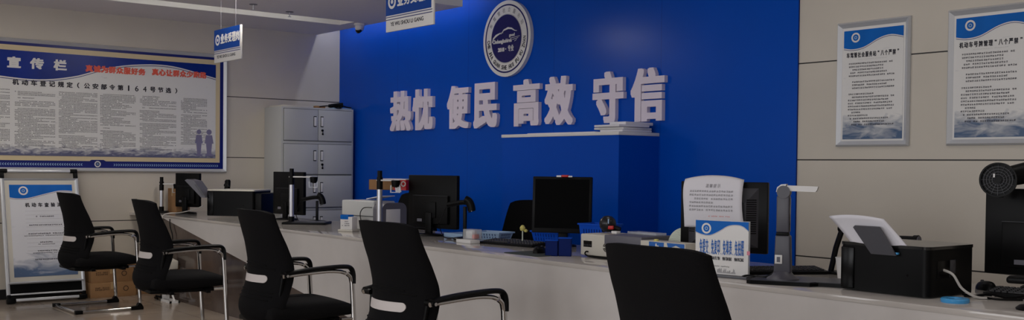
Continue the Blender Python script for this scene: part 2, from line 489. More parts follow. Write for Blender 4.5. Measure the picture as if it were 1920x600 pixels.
lg = MB()
def ribbon(pts, wd, y=-.041):
    up, lo = [], []
    for i, (x, z) in enumerate(pts):
        k = i/(len(pts)-1); h = wd*(.25+.75*sin(pi*min(1, k*1.1+.05)))
        up.append((x, z+h/2)); lo.append((x, z-h/2))
    lg.prism(up+lo[::-1], y, -.0375)
ribbon([(-.195, -.02), (-.18, .01), (-.14, .035), (-.09, .05), (-.04, .055)], .02)
ribbon([(-.07, .045), (-.03, .075), (.03, .088), (.08, .08), (.12, .06), (.15, .055)], .016)
lg.text('Chehangjiashiren', -.185, .08, -.045, .0, -.041, .0035, .035)
lg.text('good', .045, .12, .005, .04, -.041, .0035, .03)
for k in range(3): lg.prism([(.06+.03*k, -.005-.014*k), (.19-.02*k, .006-.014*k), (.19-.02*k, .009-.014*k), (.06+.03*k, -.001-.014*k)], -.041, -.0375)
lg.text('2018', -.11, -.02, -.11, -.075, -.041, .0035, .05)
lg.disc(0, -.09, .006, -.041, -.0375, 12)
lg.text('专业', .03, .11, -.115, -.06, -.041, .0035, .02)
lg.build('car_logo', 'white', t)

# ================================================================== printed boards
def wave(x0, x1, zt, pts):
    """header band polygon: top edge zt, lower edge follows pts (fraction, z)"""
    out = []
    P = [(x0+(x1-x0)*a, z) for a, z in pts]
    Q = [P[0]]+P+[P[-1]]
    for i in range(1, len(Q)-2):
        for k in range(6):
            t = k/6; f_ = lambda a, b, c, d: .5*(2*b+(-a+c)*t+(2*a-5*b+4*c-d)*t*t+(-a+3*b-3*c+d)*t**3)
            out.append((f_(*[q[0] for q in Q[i-1:i+3]]), f_(*[q[1] for q in Q[i-1:i+3]])))
    out.append(P[-1])
    return out
def band(parent, x0, x1, zt, pts, y, m='pblue', line=.006):
    w = wave(x0, x1, zt, pts)
    MB().prism([(x0, zt)]+w+[(x1, zt)], y-.0008, y).build('header_band', m, parent, smooth=False)
    MB().prism(w+[(x, z-line) for x, z in w[::-1]], y-.0010, y).build('header_line', 'white', parent, smooth=False)
    MB().prism([(x, z-line) for x, z in w]+[(x, z-line*1.5) for x, z in w[::-1]], y-.0009, y).build('header_shadow_line', 'navy', parent, smooth=False)  # thin navy printed line under the white one
def ringlogo(parent, cx, cz, r, y):
    MB().ring(cx, cz, r*.66, r, y-.0016, y-.0007, 36).build('logo_ring', 'white', parent)
    MB().ring(cx, cz, r*.18, r*.34, y-.0016, y-.0007, 24).build('logo_mark', 'lblue', parent)
def frame4(x0, x1, z0, z1, w, y0, y1, slope=0):
    """mitred picture frame, front at y0 (towards viewer)"""
    m = MB(); o = [(x0, z0), (x1, z0), (x1, z1), (x0, z1)]; i = [(x0+w, z0+w), (x1-w, z0+w), (x1-w, z1-w), (x0+w, z1-w)]
    k = .3; mid = [(a[0]+(b[0]-a[0])*k, a[1]+(b[1]-a[1])*k) for a, b in zip(o, i)]
    vs = [(a, y1, b) for a, b in o]+[(a, (y0+y1)/2, b) for a, b in o]+[(a, y0, b) for a, b in mid]+[(a, y1-(y1-y0)*.35, b) for a, b in i]+[(a, y1, b) for a, b in i]
    fs = []
    for q in range(4):
        j = (q+1) % 4
        for l in range(4): fs.append((l*4+q, l*4+j, l*4+4+j, l*4+4+q))
    return m.add(vs, fs)

ART = art_mat('poster_landscape_print', (226, 224, 221), (52, 84, 124), 8, .03, .24)
def wall_poster(x0, x1, z0, z1, title, label, seed):
    """framed regulation poster, local x right, -y to viewer, origin at bottom left"""
    W, H = x1-x0, z1-z0
    t = thing('wall_poster', label, 'poster', (x0, 0, z0), 0, 'framed rules on the right wall')
    frame4(0, W, 0, H, .034, -.026, 0).build('frame', 'alu_white', t, smooth=False)
    MB().box(.03, W-.03, -.008, -.001, .03, H-.03).build('mount', 'print', t, smooth=False)
    a, b, c, d = .047, W-.045, .045, H-.052
    MB().box(a, b, -.011, -.008, c, d).build('print_sheet', ART, t, smooth=False)
    band(t, a, b, d, [(0, d-.105), (.15, d-.115), (.35, d-.105), (.6, d-.06), (.8, d-.045), (1, d-.062)], -.0112)
    ringlogo(t, a+.082, d-.045, .03, -.0114)
    MB().chars(title, a+.018, b-.02, d-.168, d-.135, -.0122, .86, bold=.045).build('title_lettering', 'ink', t)
    MB().lines(a+.1, b-.1, d-.185, d-.179, 1, .006, -.0118, full=1, indent=0).build('body_subtitle', 'ink_faint', t, smooth=False)
    random.seed(seed)
    MB().lines(a+.035, b-.045, c+.075, d-.2, 21, .0125, -.0118, h=.5, indent=.5, full=.5).build('body_text', 'ink_soft', t, smooth=False)
    return t
wall_poster(6.279, 6.772, 1.387, 2.151, '车驾管社会服务站“八个严禁”', 'framed blue-headed rules poster nearest the blue wall', 1)
wall_poster(7.003, 7.496, 1.387, 2.153, '机动车号牌管理“八个严禁”', 'framed rules poster at the right edge above the monitor', 2)

# large notice board on the left wall: local x = world y
BY0, BZ0, BW, BH = -4.10, 1.150, 2.787, 1.195
t = thing('notice_board', 'large framed publicity board of vehicle registration rules on the left wall', 'notice board', (0, BY0, BZ0), R(90))
by = lambda y: y-BY0
bz = lambda z: z-BZ0
frame4(0, BW, 0, BH, .036, -.04, 0).build('frame', 'alu_white', t, smooth=False)
MB().box(.03, BW-.03, -.014, -.001, .03, BH-.03).build('border', 'navy', t, smooth=False)
MB().box(by(-4.03), by(-1.386), -.017, -.014, bz(1.25), bz(2.283)).build('cream_border', 'cream', t, smooth=False)
px0, px1, pz0, pz1 = by(-3.99), by(-1.432), bz(1.293), bz(2.235)
ART2 = art_mat('city_skyline_print', (222, 221, 219), (96, 98, 126), 14, bz(1.29), bz(1.42))
MB().box(px0, px1, -.020, -.017, pz0, pz1).build('print_sheet', ART2, t, smooth=False)
band(t, px0, px1, pz1, [(0, bz(2.10)), (.12, bz(2.03)), (.32, bz(1.985)), (.46, bz(2.03)), (.58, bz(2.13)), (.7, bz(2.185)), (.83, bz(2.19)), (1, bz(2.10))], -.0202, 'dblue', .012)
g = MB()
for y0, y1, ch in ((-3.373, -3.258, '宣'), (-3.182, -3.064, '传'), (-2.981, -2.865, '栏')):
    g.text(ch, by(y0), by(y1), bz(2.077), bz(2.178), -.023, .0015, .05)
g.build('heading_lettering', 'white', t)
MB().chars('真诚为群众服好务', by(-2.70), by(-2.14), bz(2.083), bz(2.148), -.0235, .96, .0015, .05).chars('真心让群众少跑路', by(-2.08), by(-1.53), bz(2.090), bz(2.155), -.0235, .96, .0015, .05).build('slogan_lettering', 'red', t)
MB().chars('机动车登记规定（公安部令第164号节选）', by(-3.34), by(-1.80), bz(1.925), bz(1.978), -.0215, .72, bold=.045).build('title_lettering', 'ink', t)
cols = [(-3.72, -3.338), (-3.31, -2.953), (-2.935, -2.586), (-2.565, -2.225), (-2.195, -1.83), (-1.79, -1.515)]
for i, (a, b) in enumerate(cols):
    MB().lines(by(a), by(b), bz(1.36 if i < 5 else 1.42), bz(1.885), 38 if i < 5 else 34, .0128, -.0206, h=.55, indent=.35, full=.6).build('body_column', 'ink_soft', t, smooth=False)
g = MB()
for a, b in ((-3.9, -2.72), (-2.44, -1.40)):
    n = int((b-a)/.021); sgn = 1 if a < -3 else -1
    for k in range(n):
        x = by(a)+(b-a)*(k+.5)/n; z = bz(1.2165)
        g.prism([(x-.009*sgn, z), (x+.001*sgn, z+.011), (x+.009*sgn, z+.011), (x, z), (x+.009*sgn, z-.011), (x+.001*sgn, z-.011)], -.0155, -.0138)
g.build('garland', 'lblue', t, smooth=False)
MB().prism([(by(-2.66), bz(1.25)), (by(-2.64), bz(1.262)), (by(-2.53), bz(1.262)), (by(-2.51), bz(1.25))], -.0185, -.017).build('crest_tab', 'navy', t, smooth=False)
ringlogo(t, by(-2.586), bz(1.222), .029, -.0172)
# generic pair of small printed figures at the lower right of the sheet
g = MB()
for cx, w in ((-1.605, .9), (-1.50, 1.05)):
    x = by(cx)
    g.disc(x, bz(1.555), .026*w, -.0212, -.0203, 16)
    g.prism([(x-.045*w, bz(1.44)), (x-.03*w, bz(1.525)), (x+.03*w, bz(1.525)), (x+.045*w, bz(1.44))], -.0212, -.0203)
    g.prism([(x-.02*w, bz(1.33)), (x-.03*w, bz(1.44)), (x+.03*w, bz(1.44)), (x+.02*w, bz(1.33))], -.0212, -.0203)
    g.prism([(x-.035*w, bz(1.315)), (x-.035*w, bz(1.332)), (x+.04*w, bz(1.332)), (x+.04*w, bz(1.315))], -.0212, -.0203)
g.build('printed_figures', 'figure_ink', t, smooth=False)

# hanging signs over the counter
def hang_sign(x0, label, zt):
    W, H = .524, .268
    t = thing('hanging_sign', label, 'sign', (x0, -2.2, 2.066), 0, 'hanging counter signs')
    MB().box(0, W, -.006, .006, 0, H, .0015).build('panel', 'white', t)
    MB().box(.0, W-.022, -.0072, -.006, .1, H).build('blue_field', 'sign_blue', t, smooth=False)
    MB().box(0, W-.012, -.0072, -.006, .088, .093).box(0, W-.012, -.0072, -.006, .072, .077).build('blue_stripes', 'navy', t, smooth=False)
    MB().ring(.072, .183, .028, .044, -.0085, -.007, 36).disc(.072, .183, .013, -.0085, -.007, 20).build('logo_ring', 'white', t)
    MB().chars('业务受理岗', .13, .5, .148, .225, -.0085, .94, .0012, .045).build('sign_lettering', 'white', t)
    MB().text('YE WU SHOU LI GANG', .055, .42, .033, .058, -.0068, .0006, .025).build('pinyin_lettering', 'ink', t)
    MB().cyl((.12, 0, H), (.12, 0, zt-2.066), .0011, n=6).cyl((.41, 0, H), (.41, 0, zt-2.066), .0011, n=6).build('hanging_wires', 'midgrey', t)
hang_sign(1.840, 'small looking far sign on wires in front of the notice board corner', 2.64)
hang_sign(4.518, 'blue and white sign on wires cut by the top edge before the blue wall', 3.0)

# ceiling devices
t = thing('dome_camera', 'white dome security camera under the ceiling edge by the blue wall', 'security camera', (1.09, -.40, 2.64))
MB().lathe([(.055, 0), (.055, -.018), (.05, -.022), (.0, -.022)]).build('mount', 'cctv', t)
MB().lathe([(.045, -.02), (.047, -.035), (.04, -.06), (.024, -.075), (0, -.08)]).build('dome', 'cctv', t)
m = MX.Translation((.012, -.022, -.058)) @ MX.Rotation(R(50), 4, V((1, .6, 0)).normalized())
MB().lathe([(0, -.032), (.03, -.028), (.032, -.01), (.03, 0), (0, 0)], mx=m).build('lens_ball', 'lens', t)
for i, (x, y) in enumerate(((1.523, -1.72), (1.338, -1.28))):
    t = thing('sprinkler', ['ceiling sprinkler head left of the pair above the hanging sign', 'ceiling sprinkler head right of the pair, by the bright slot'][i], 'sprinkler', (x, y, 2.64), 0, 'ceiling sprinklers')
    MB().lathe([(.036, 0), (.036, -.004), (.012, -.007), (0, -.007)], n=20).build('escutcheon', 'midgrey', t)
    MB().cyl((0, 0, -.005), (0, 0, -.045), .006, n=8).build('pipe', 'alu', t)
    MB().lathe([(.0, -.045), (.016, -.045), (.016, -.048), (0, -.048)], n=16).build('deflector', 'alu', t)

# ================================================================== reception counter
CX0, CX1, CY0, CY1 = .5, 12.2, -2.165, -1.30
t = thing('reception_counter', 'long white stone reception counter with diagonal dark brown lower facing', 'counter', (CX0, 0, 0))
L = CX1-CX0
MB().box(0, L, CY0-.004, CY1, CT-.022, CT, .002).build('countertop', 'countertop', t)
MB().prism([(0.02, CT-.022), (L, CT-.022), (L, 0), (5.0, 0)], CY0, CY0+.05).build('front_panel', 'counter', t, smooth=False)
MB().prism([(0, CT-.022), (0.02, CT-.022), (5.0, 0), (0, 0)], CY0+.002, CY0+.05).build('lower_facing', 'brown', t, smooth=False)
MB().box(0, .04, CY0+.05, CY1+.02, 0, CT-.022).build('end_panel', 'brown', t, smooth=False)
MB().box(L-.04, L, CY0+.05, CY1+.02, 0, CT-.022).build('end_panel', 'counter', t, smooth=False)
MB().box(.04, L-.04, CY0+.30, CY0+.32, 0, CT-.022).build('back_board', 'counter', t, smooth=False)
t = thing('counter_flap', 'narrow white flap bridging the counter end to the left wall', 'counter flap')
MB().zprism([(.001, -2.283), (.494, -2.155), (.494, -1.3), (.001, -1.3)], CT-.022, CT).build('flap_board', 'countertop', t, smooth=False)
MB().box(.001, .03, -2.2, -1.35, CT-.07, CT-.022).build('wall_batten', 'counter', t, smooth=False)

# ================================================================== steel cabinet
t = thing('filing_cabinet', 'tall grey steel filing cabinet with paired locked doors in the wall corner', 'cabinet', (0, -.478, 0))
MB().box(.004, .395, -.417, .417, .0, 1.83, .003).build('body', 'cab', t)
TR = [(1.488, 1.808), (1.142, 1.450), (.800, 1.128), (.458, .765), (.10, .42)]
for z0, z1 in TR:
    for s in (0, 1):
        a, b = ((-.392, -.009), (-.004, .392))[s]
        d = MB().box(.398, .412, a, b, z0, z1, .003).build('door', 'cab', t)
        yc = -.045 if s == 0 else .035
        zc = z0+(z1-z0)*.62
        MB().box(.412, .4135, yc-.017, yc+.017, zc-.056, zc+.056).build('handle_recess', 'dark_gap', d, smooth=False)
        MB().box(.4135, .420, yc-.012, yc+.014, zc-.046, zc+.046, .003).build('handle', 'white', d)
        if s:
            MB().cyl((.412, yc+.003, zc-.09), (.424, yc+.003, zc-.09), .012, n=14).build('lock', 'black', d)
            MB().box(.424, .427, yc, yc+.006, zc-.135, zc-.1).cyl((.422, yc+.003, zc-.128), (.427, yc+.003, zc-.128), .01, n=10).build('key', 'black', d)
    MB().box(.396, .399, -.395, .395, z0-.006, z1+.006).build('door_gap', 'gap_grey', t, smooth=False)
o = MB().box(.03, .37, -.86, -.52, 1.8305, 1.848, .002).build('document_folder', 'offwhite'); tag(o, 'flat pale folder lying on the left of the filing cabinet top', 'folder')
o = MB().box(.1, .385, -.50, -.39, 1.8305, 1.852, .003).build('paper_box', 'cardboard'); tag(o, 'low brown carton edge in the middle of the filing cabinet top', 'box')
o = MB().box(.05, .39, -.30, -.08, 1.8305, 1.842, .002).build('plastic_wallet', 'lblue'); tag(o, 'pale plastic wallet on the right of the filing cabinet top', 'folder')
g = MB(); rr = random.Random(3)
g.tube([(.39, -.46, 1.845), (.38, -.38, 1.856), (.36, -.33, 1.86), (.37, -.27, 1.875), (.38, -.21, 1.87), (.39, -.14, 1.852), (.397, -.09, 1.846)], .006, 8, 6)
for k in range(5):
    a = k*.5; g.tube([(.35+.03*cos(a+i*pi/5), -.25+.07*cos(i*pi/5+a), 1.856+.006*k+.012*sin(i*pi/5+k)) for i in range(11)], .0055, 8, 3)
g.tube([(.398, -.30, 1.85), (.405, -.26, 1.835), (.405, -.22, 1.838), (.398, -.2, 1.85)], .005, 8, 4)
tag(g.build('cable_coil', 'black'), 'tangled black cable lying on the filing cabinet top', 'cable')

# ================================================================== poster stand by the left wall
t = thing('poster_stand', 'silver poster stand with black corners leaning on the left wall', 'poster stand', (.37, -3.45, .004), R(90), rx=-R(14.2))
W, H = .66, 1.20
fr = MB().box(.0, .03, -.015, .015, .06, 1.14, .006).box(W-.03, W, -.015, .015, .06, 1.14, .006)
fr.box(.05, W-.05, -.015, .015, H-.028, H-.002, .006).box(.05, W-.05, -.03, .0, .012, .036, .004)
fr.build('tube_frame', 'alu_white', t)
for x in (0, W-.065):
    MB().box(x, x+.065, -.02, .02, H-.032, H+.003, .008).box(x if x == 0 else x+.03, x+.035 if x == 0 else x+.065, -.02, .02, H-.085, H-.03, .006).build('corner_cap', 'black', t)
    MB().box(x-.003, x+.07, -.034, .02, -.0, .042, .008).box(x if x == 0 else x+.03, x+.035 if x == 0 else x+.065, -.02, .02, .04, .075, .006).build('corner_cap', 'black', t)
MB().box(.03, W-.03, -.004, .012, .055, .165).build('foot_panel', 'black', t, smooth=False)
MB().box(.03, W-.03, -.02, -.005, .068, .082, .003).build('foot_bar', 'alu_white', t)
frame4(.012, W-.012, .165, H-.085, .024, -.03, -.004).build('panel_frame', 'alu_white', t, smooth=False)
MB().box(.03, W-.03, -.016, -.004, .18, H-.10).build('mount', 'offwhite', t, smooth=False)
a, b, c, d = .068, W-.06, .225, H-.145
ART3 = art_mat('stand_landscape_print', (216, 216, 220), (84, 104, 136), 5, c, c+.26)
MB().box(a, b, -.019, -.016, c, d).build('print_sheet', ART3, t, smooth=False)
band(t, a, b, d, [(0, d-.115), (.12, d-.125), (.3, d-.12), (.55, d-.085), (.8, d-.055), (1, d-.06)], -.0192)
ringlogo(t, a+.115, d-.055, .04, -.0194)
MB().chars('机动车查验流程', a+.115, b-.04, d-.205, d-.165, -.0202, .72, bold=.045).build('title_lettering', 'ink', t)
g = MB()
for k, (w, r2) in enumerate(((.16, 0), (.28, 0), (.30, 1), (.12, 1), (.2, 1), (.22, 0))):
    z = d-.285-k*.078; xc = (a+b)/2+.02
    g.lines(xc-w/2, xc+w/2, z-.012, z, 1, .0155, -.0198, h=.95, indent=0, full=1)
    if r2: g.lines(xc-w*.62/1, xc+w*.6, z-.029, z-.021, 1, .011, -.0198, h=.95, indent=0, full=1)
g.build('body_text', 'ink_soft', t, smooth=False)
g = MB()
for k in range(14): z = d-.24-k*.036; g.add([(a+.12, -.0193, z), (b-.05, -.0193, z), (b-.05, -.0193, z-.0012), (a+.12, -.0193, z-.0012)], [(0, 1, 2, 3)])
g.build('body_rules', 'ink_faint', t, smooth=False)

# cartons on the floor
def carton(x0, x1, y0, y1, z0, z1, label, marks=True):
    t = thing('cardboard_box', label, 'box', ((x0+x1)/2, (y0+y1)/2, z0), 0, 'cartons on the floor by the left wall')
    a, b, h = (x1-x0)/2, (y1-y0)/2, z1-z0
    MB().box(-a, a, -b, b, 0, h, .003).build('body', 'cardboard', t)
    MB().box(-a*.9, a+.0015, -.024, .024, h-.0002, h+.001).box(a, a+.001, -.024, .024, h-.06, h+.001).build('tape', 'tape', t, smooth=False)
    if marks:
        g = MB(); m = MX.Translation((a+.0008, 0, 0)) @ MX.Rotation(R(90), 4, 'Z')
        q = MB().lines(-b*.8, -b*.15, h*.45, h*.7, 2, .016, 0, h=.7, full=1, indent=0).ring(b*.55, h*.55, h*.13, h*.18, -.0005, 0, 20)
        g.add(q.v, q.f, m); g.build('body_marks', 'print_brown', t, smooth=False)
carton(.03, .36, -2.75, -2.34, 0, .138, 'lower brown carton of the pair behind the leftmost chair')
carton(.04, .35, -2.74, -2.36, .139, .277, 'upper brown carton of the pair behind the leftmost chair')
carton(.04, .28, -2.32, -2.08, 0, .30, 'taller small brown carton standing right of the stacked pair', False)

# white metal bracket stand on the floor at the counter end
t = thing('metal_stand', 'small white metal frame stand on the floor below the counter end', 'stand', (.98, -2.24, 0))
g = MB()
g.box(-.14, .1, -.045, -.03, 0, .018).box(-.14, .1, .03, .045, 0, .018).box(-.14, -.125, -.045, .045, 0, .018).box(.085, .1, -.045, .045, 0, .018)
g.box(-.135, -.115, -.03, .03, .018, .30).tube([(-.12, 0, .22), (.09, 0, .015)], .009, 6).tube([(-.12, 0, .05), (.03, 0, .16)], .008, 6)
g.build('frame', 'white', t)
MB().box(-.19, .02, -.045, .045, .30, .375, .006, mx=MX.Rotation(R(6), 4, 'Y')).build('head_plate', 'offwhite', t)
g = MB().tube([(.62, -2.23, .008), (.7, -2.27, .03), (.78, -2.24, .012), (.72, -2.2, .02), (.64, -2.26, .01), (.76, -2.28, .008)], .008, 8, 6)
tag(g.build('floor_cable', 'black'), 'black cable heaped on the floor beside the white metal stand', 'cable')

# ================================================================== visitor chair
def interp(tab, z):
    for (a, b), (c, d) in zip(tab, tab[1:]):
        if a <= z <= c:
            t = (z-a)/(c-a); t = t*t*(3-2*t) if 0 else t
            return b+(d-b)*t
    return tab[0][1] if z < tab[0][0] else tab[-1][1]
YC = [(.33, -.235), (.36, -.29), (.39, -.318), (.43, -.332), (.47, -.328), (.52, -.308), (.58, -.288), (.64, -.278), (.70, -.277), (.80, -.290), (.90, -.312), (.99, -.335)]
HW = [(.33, .20), (.36, .228), (.40, .243), (.47, .25), (.56, .246), (.64, .25), (.72, .248), (.85, .24), (.99, .226)]
def back_surf(u, z, off=0):
    """u -1..1 across; returns the rear surface, pushed forward by off"""
    hw = interp(HW, z); k = min(1, max(0, (.95-z)/.33)); y = interp(YC, z)+(.06+.06*k*k*(3-2*k))*(u*u)
    return V((u*hw, y+off, z))
def shell(umin, umax, zmin, zmax, o0, o1, nu=24, nz=44, top=0):
    vs = []; fs = []
    zz = [zmin+(zmax-zmin)*j/nz for j in range(nz+1)]
    for side, off in ((0, o0), (1, o1)):
        for j, z in enumerate(zz):
            for i in range(nu+1):
                u = umin+(umax-umin)*i/nu
                zt = z-top*abs(u)**6*((z-zmin)/(zmax-zmin))**12
                e = 0
                if not side and umin == -1: e = .014*max(0, (abs(u)-.86)/.14)**2
                vs.append(back_surf(u, zt, off+e))
    n = (nu+1)*(nz+1)
    for j in range(nz):
        for i in range(nu):
            a = j*(nu+1)+i
            fs.append((a, a+nu+1, a+nu+2, a+1)); fs.append((n+a, n+a+1, n+a+nu+2, n+a+nu+1))
    for j in range(nz):
        for i in (0, nu):
            a = j*(nu+1)+i; fs.append((a, n+a, n+a+nu+1, a+nu+1))
    for i in range(nu):
        for j in (0, nz):
            a = j*(nu+1)+i; fs.append((a, a+1, n+a+1, n+a))
    return MB().add(vs, fs)
def make_chair(label):
    t = thing('visitor_chair', label, 'chair', (0, 0, 0), 0, 'black visitor chairs along the counter')
    b = shell(-1, 1, .335, .985, 0, .034, top=.02).build('backrest', 'mesh', t, ang=60)
    # raised lumbar ribs and a pale insert painted as light through the slot
    for k, z in enumerate((.69, .67, .54, .52, .50)):
        r = MB(); w = (.55, .75, .8, .8, .75)[k]
        r.tube([back_surf(-w+2*w*i/16, z-.012*(abs(-1+2*i/16)**2), -.001) for i in range(17)], (.003, .0045), 6)
        r.build('rib', 'fabric', b)
    s_ = []
    hz, hwid = .021, .60
    n = 10; vs = []; fs = []
    prof = []
    cp = [hwid-.09+.09*sin(pi/2*q/8) for q in range(9)]
    for u in [-c_ for c_ in cp[::-1]]+[-.34, -.17, 0, .17, .34]+cp:
        d = (abs(u)-(hwid-.09))/.09
        h = hz*(math.sqrt(max(0, 1-d*d)) if d > 0 else 1)
        prof.append((u, max(h, .001)))
    for off in (-.003, .002):
        for u, h in prof: vs += [back_surf(u, .603+h, off), back_surf(u, .603-h, off)]
    m_ = len(prof)*2
    for i in range(len(prof)-1):
        a = i*2
        fs += [(a, a+1, a+3, a+2), (m_+a, m_+a+2, m_+a+3, m_+a+1), (a, a+2, m_+a+2, m_+a), (a+1, m_+a+1, m_+a+3, a+3)]
    fs += [(0, m_, m_+1, 1), (m_-2, m_-1, 2*m_-1, 2*m_-2)]
    MB().add(vs, fs).build('lumbar_slot', 'stripe', t)
    # seat cushion
    nu, nv = 18, 18; vs = []; fs = []
    for lay in (0, 1):
        for j in range(nv+1):
            for i in range(nu+1):
                u = -1+2*i/nu; v = -1+2*j/nv
                # superellipse mapping
                x = u*math.sqrt(1-.12*v*v); y = v*math.sqrt(1-.14*u*u)
                ed = max(abs(u), abs(v))**9
                zt = .468-.028*ed+.012*(v > .3)*0-.016*max(0, v-.5)*2*abs(v)
                zb = .368+.02*ed+.010*max(0, v)
                vs.append((x*.262, .0+y*.27, zt if lay else zb))
    n = (nu+1)*(nv+1)
    for j in range(nv):
        for i in range(nu):
            a = j*(nu+1)+i; fs += [(a, a+nu+1, a+nu+2, a+1), (n+a, n+a+1, n+a+nu+2, n+a+nu+1)]
    for i in range(nu):
        for a in (i, nv*(nu+1)+i): fs.append((a, a+1, n+a+1, n+a))
    for j in range(nv):
        for a in (j*(nu+1), j*(nu+1)+nu): fs.append((a, a+nu+1, n+a+nu+1, n+a))
    MB().add(vs, fs).build('seat', 'fabric', t, ang=75)
    MB().box(-.2, .2, -.27, .18, .345, .372, .008).build('seat_pan', 'black', t)
    X = .285
    # continuous chrome sled frame: front legs and floor loop
    path = [(X, .175, .628), (X, .198, .61), (X, .208, .57), (X, .235, .12), (X, .24, .05), (X, .225, .02), (X, .19, .0135)]
    path += [(X, -.24, .0135), (X-.012, -.268, .0135), (X-.04, -.28, .0135)]
    loop = path+[(-x, y, z) for x, y, z in path[::-1]]
    MB().tube(loop, .0145, 12).build('sled_frame', 'chrome', t)
    MB().box(-X, X, .09, .12, .342, .366, .004).box(-X, X, -.16, -.13, .342, .366, .004).build('cross_rails', 'black', t)
    for s in (-1, 1):
        MB().tube([(s*X, -.205, .628), (s*X, -.1, .637), (s*X, .05, .645), (s*X, .13, .640), (s*X, .165, .630)], (.011, .012), 10, 4, flat=(0, 0, 1)).build('arm_rail', 'chrome', t)
        MB().tube([(s*X, -.195, .640), (s*X, -.15, .648), (s*X, -.05, .659), (s*X, .08, .666), (s*X, .165, .666), (s*X, .198, .656), (s*X, .212, .625), (s*X, .214, .570)], (.0125, .026), 12, 5, flat=(0, .3, 1)).build('arm_pad', 'black', t)
        MB().cyl((s*(X-.05), -.19, .632), (s*(X+.02), -.19, .632), .014, n=14).build('arm_bracket', 'black', t)
        MB().cyl((s*(X+.02), -.19, .632), (s*(X+.026), -.19, .632), .008, n=12).build('bolt', 'chrome', t)
        MB().yprism([(.16, 0), (.26, 0), (.262, .02), (.245, .05), (.228, .06), (.21, .035), (.16, .028)], s*X-.02, s*X+.02).build('foot_pad', 'black', t)
        MB().box(s*X-.02, s*X+.02, -.295, -.235, 0, .03, .005).build('foot_pad', 'black', t)
        MB().tube([(s*X, .14, .37), (s*(X), .222, .37)], .01, 8).build('seat_strut', 'chrome', t)
        MB().tube([(s*.19, -.14, .37), (s*.21, -.20, .42), (s*.235, -.185, .62)], .011, 8, 4).build('back_strut', 'black', t)
    return t
c1 = make_chair('leftmost black mesh visitor chair, beside the poster stand')
c1.location = (1.02, -2.87, 0); c1.rotation_euler = (0, 0, R(2))
dup(c1, (2.89, -2.875, 0), R(-5), 'black visitor chair second from the left wall, before the dark brown facing')
dup(c1, (4.65, -2.87, 0), R(-3), 'middle black visitor chair of the five, its whole back in view')
dup(c1, (6.03, -2.87, 0), R(0), 'black visitor chair in front of the grey printer and tall monitor')
dup(c1, (7.70, -2.87, 0), R(0), 'nearest black visitor chair, only the upper back in frame')

# ================================================================== office chairs behind the counter
def office_chair(x, y, rz, top, label):
    t = thing('office_chair', label, 'chair', (x, y, 0), rz, 'staff chairs behind the counter')
    vs = []; nu, nz = 12, 14
    g = MB(); fs = []
    for side in (0, 1):
        for j in range(nz+1):
            k = j/nz; z = .56+(top-.56)*k; hw = .27-.085*k
            zz = z
            for i in range(nu+1):
                u = -1+2*i/nu
                zz = z-.022*(abs(u)**6)*k**8
                vs.append((u*hw, -.26-.05*k+.05*u*u+side*.045+.03*sin(k*pi), zz))
    n = (nu+1)*(nz+1)
    for j in range(nz):
        for i in range(nu):
            a = j*(nu+1)+i; fs += [(a, a+nu+1, a+nu+2, a+1), (n+a, n+a+1, n+a+nu+2, n+a+nu+1)]
    for i in range(nu):
        for a in (i, nz*(nu+1)+i): fs.append((a, a+1, n+a+1, n+a))
    for j in range(nz):
        for a in (j*(nu+1), j*(nu+1)+nu): fs.append((a, a+nu+1, n+a+nu+1, n+a))
    g.add(vs, fs).build('backrest', 'mesh', t, ang=70)
    MB().box(-.25, .25, -.22, .25, .44, .52, .03, 4).build('seat', 'fabric', t)
    MB().tube([(0, -.05, .42), (0, -.27, .44), (0, -.3, .6), (0, -.28, .7)], (.012, .03), 8, 4).build('back_post', 'black', t)
    MB().cyl((0, 0, .08), (0, 0, .44), .025).build('gas_column', 'black', t)
    for k in range(5):
        a = k*2*pi/5; l = MB().tube([(0, 0, .1), (.28*cos(a), .28*sin(a), .065)], (.016, .02), 8).build('leg', 'black', t)
        MB().cyl((.28*cos(a)-.012*sin(a), .28*sin(a)+.012*cos(a), .03), (.28*cos(a)+.012*sin(a), .28*sin(a)-.012*cos(a), .03), .03, n=14).build('caster', 'black', l)
office_chair(2.42, -.75, R(195), 1.0, 'staff chair behind the grey printer and red carton')
office_chair(4.48, -1.02, R(215), 1.0, 'staff chair seen left of the screen facing the hall')

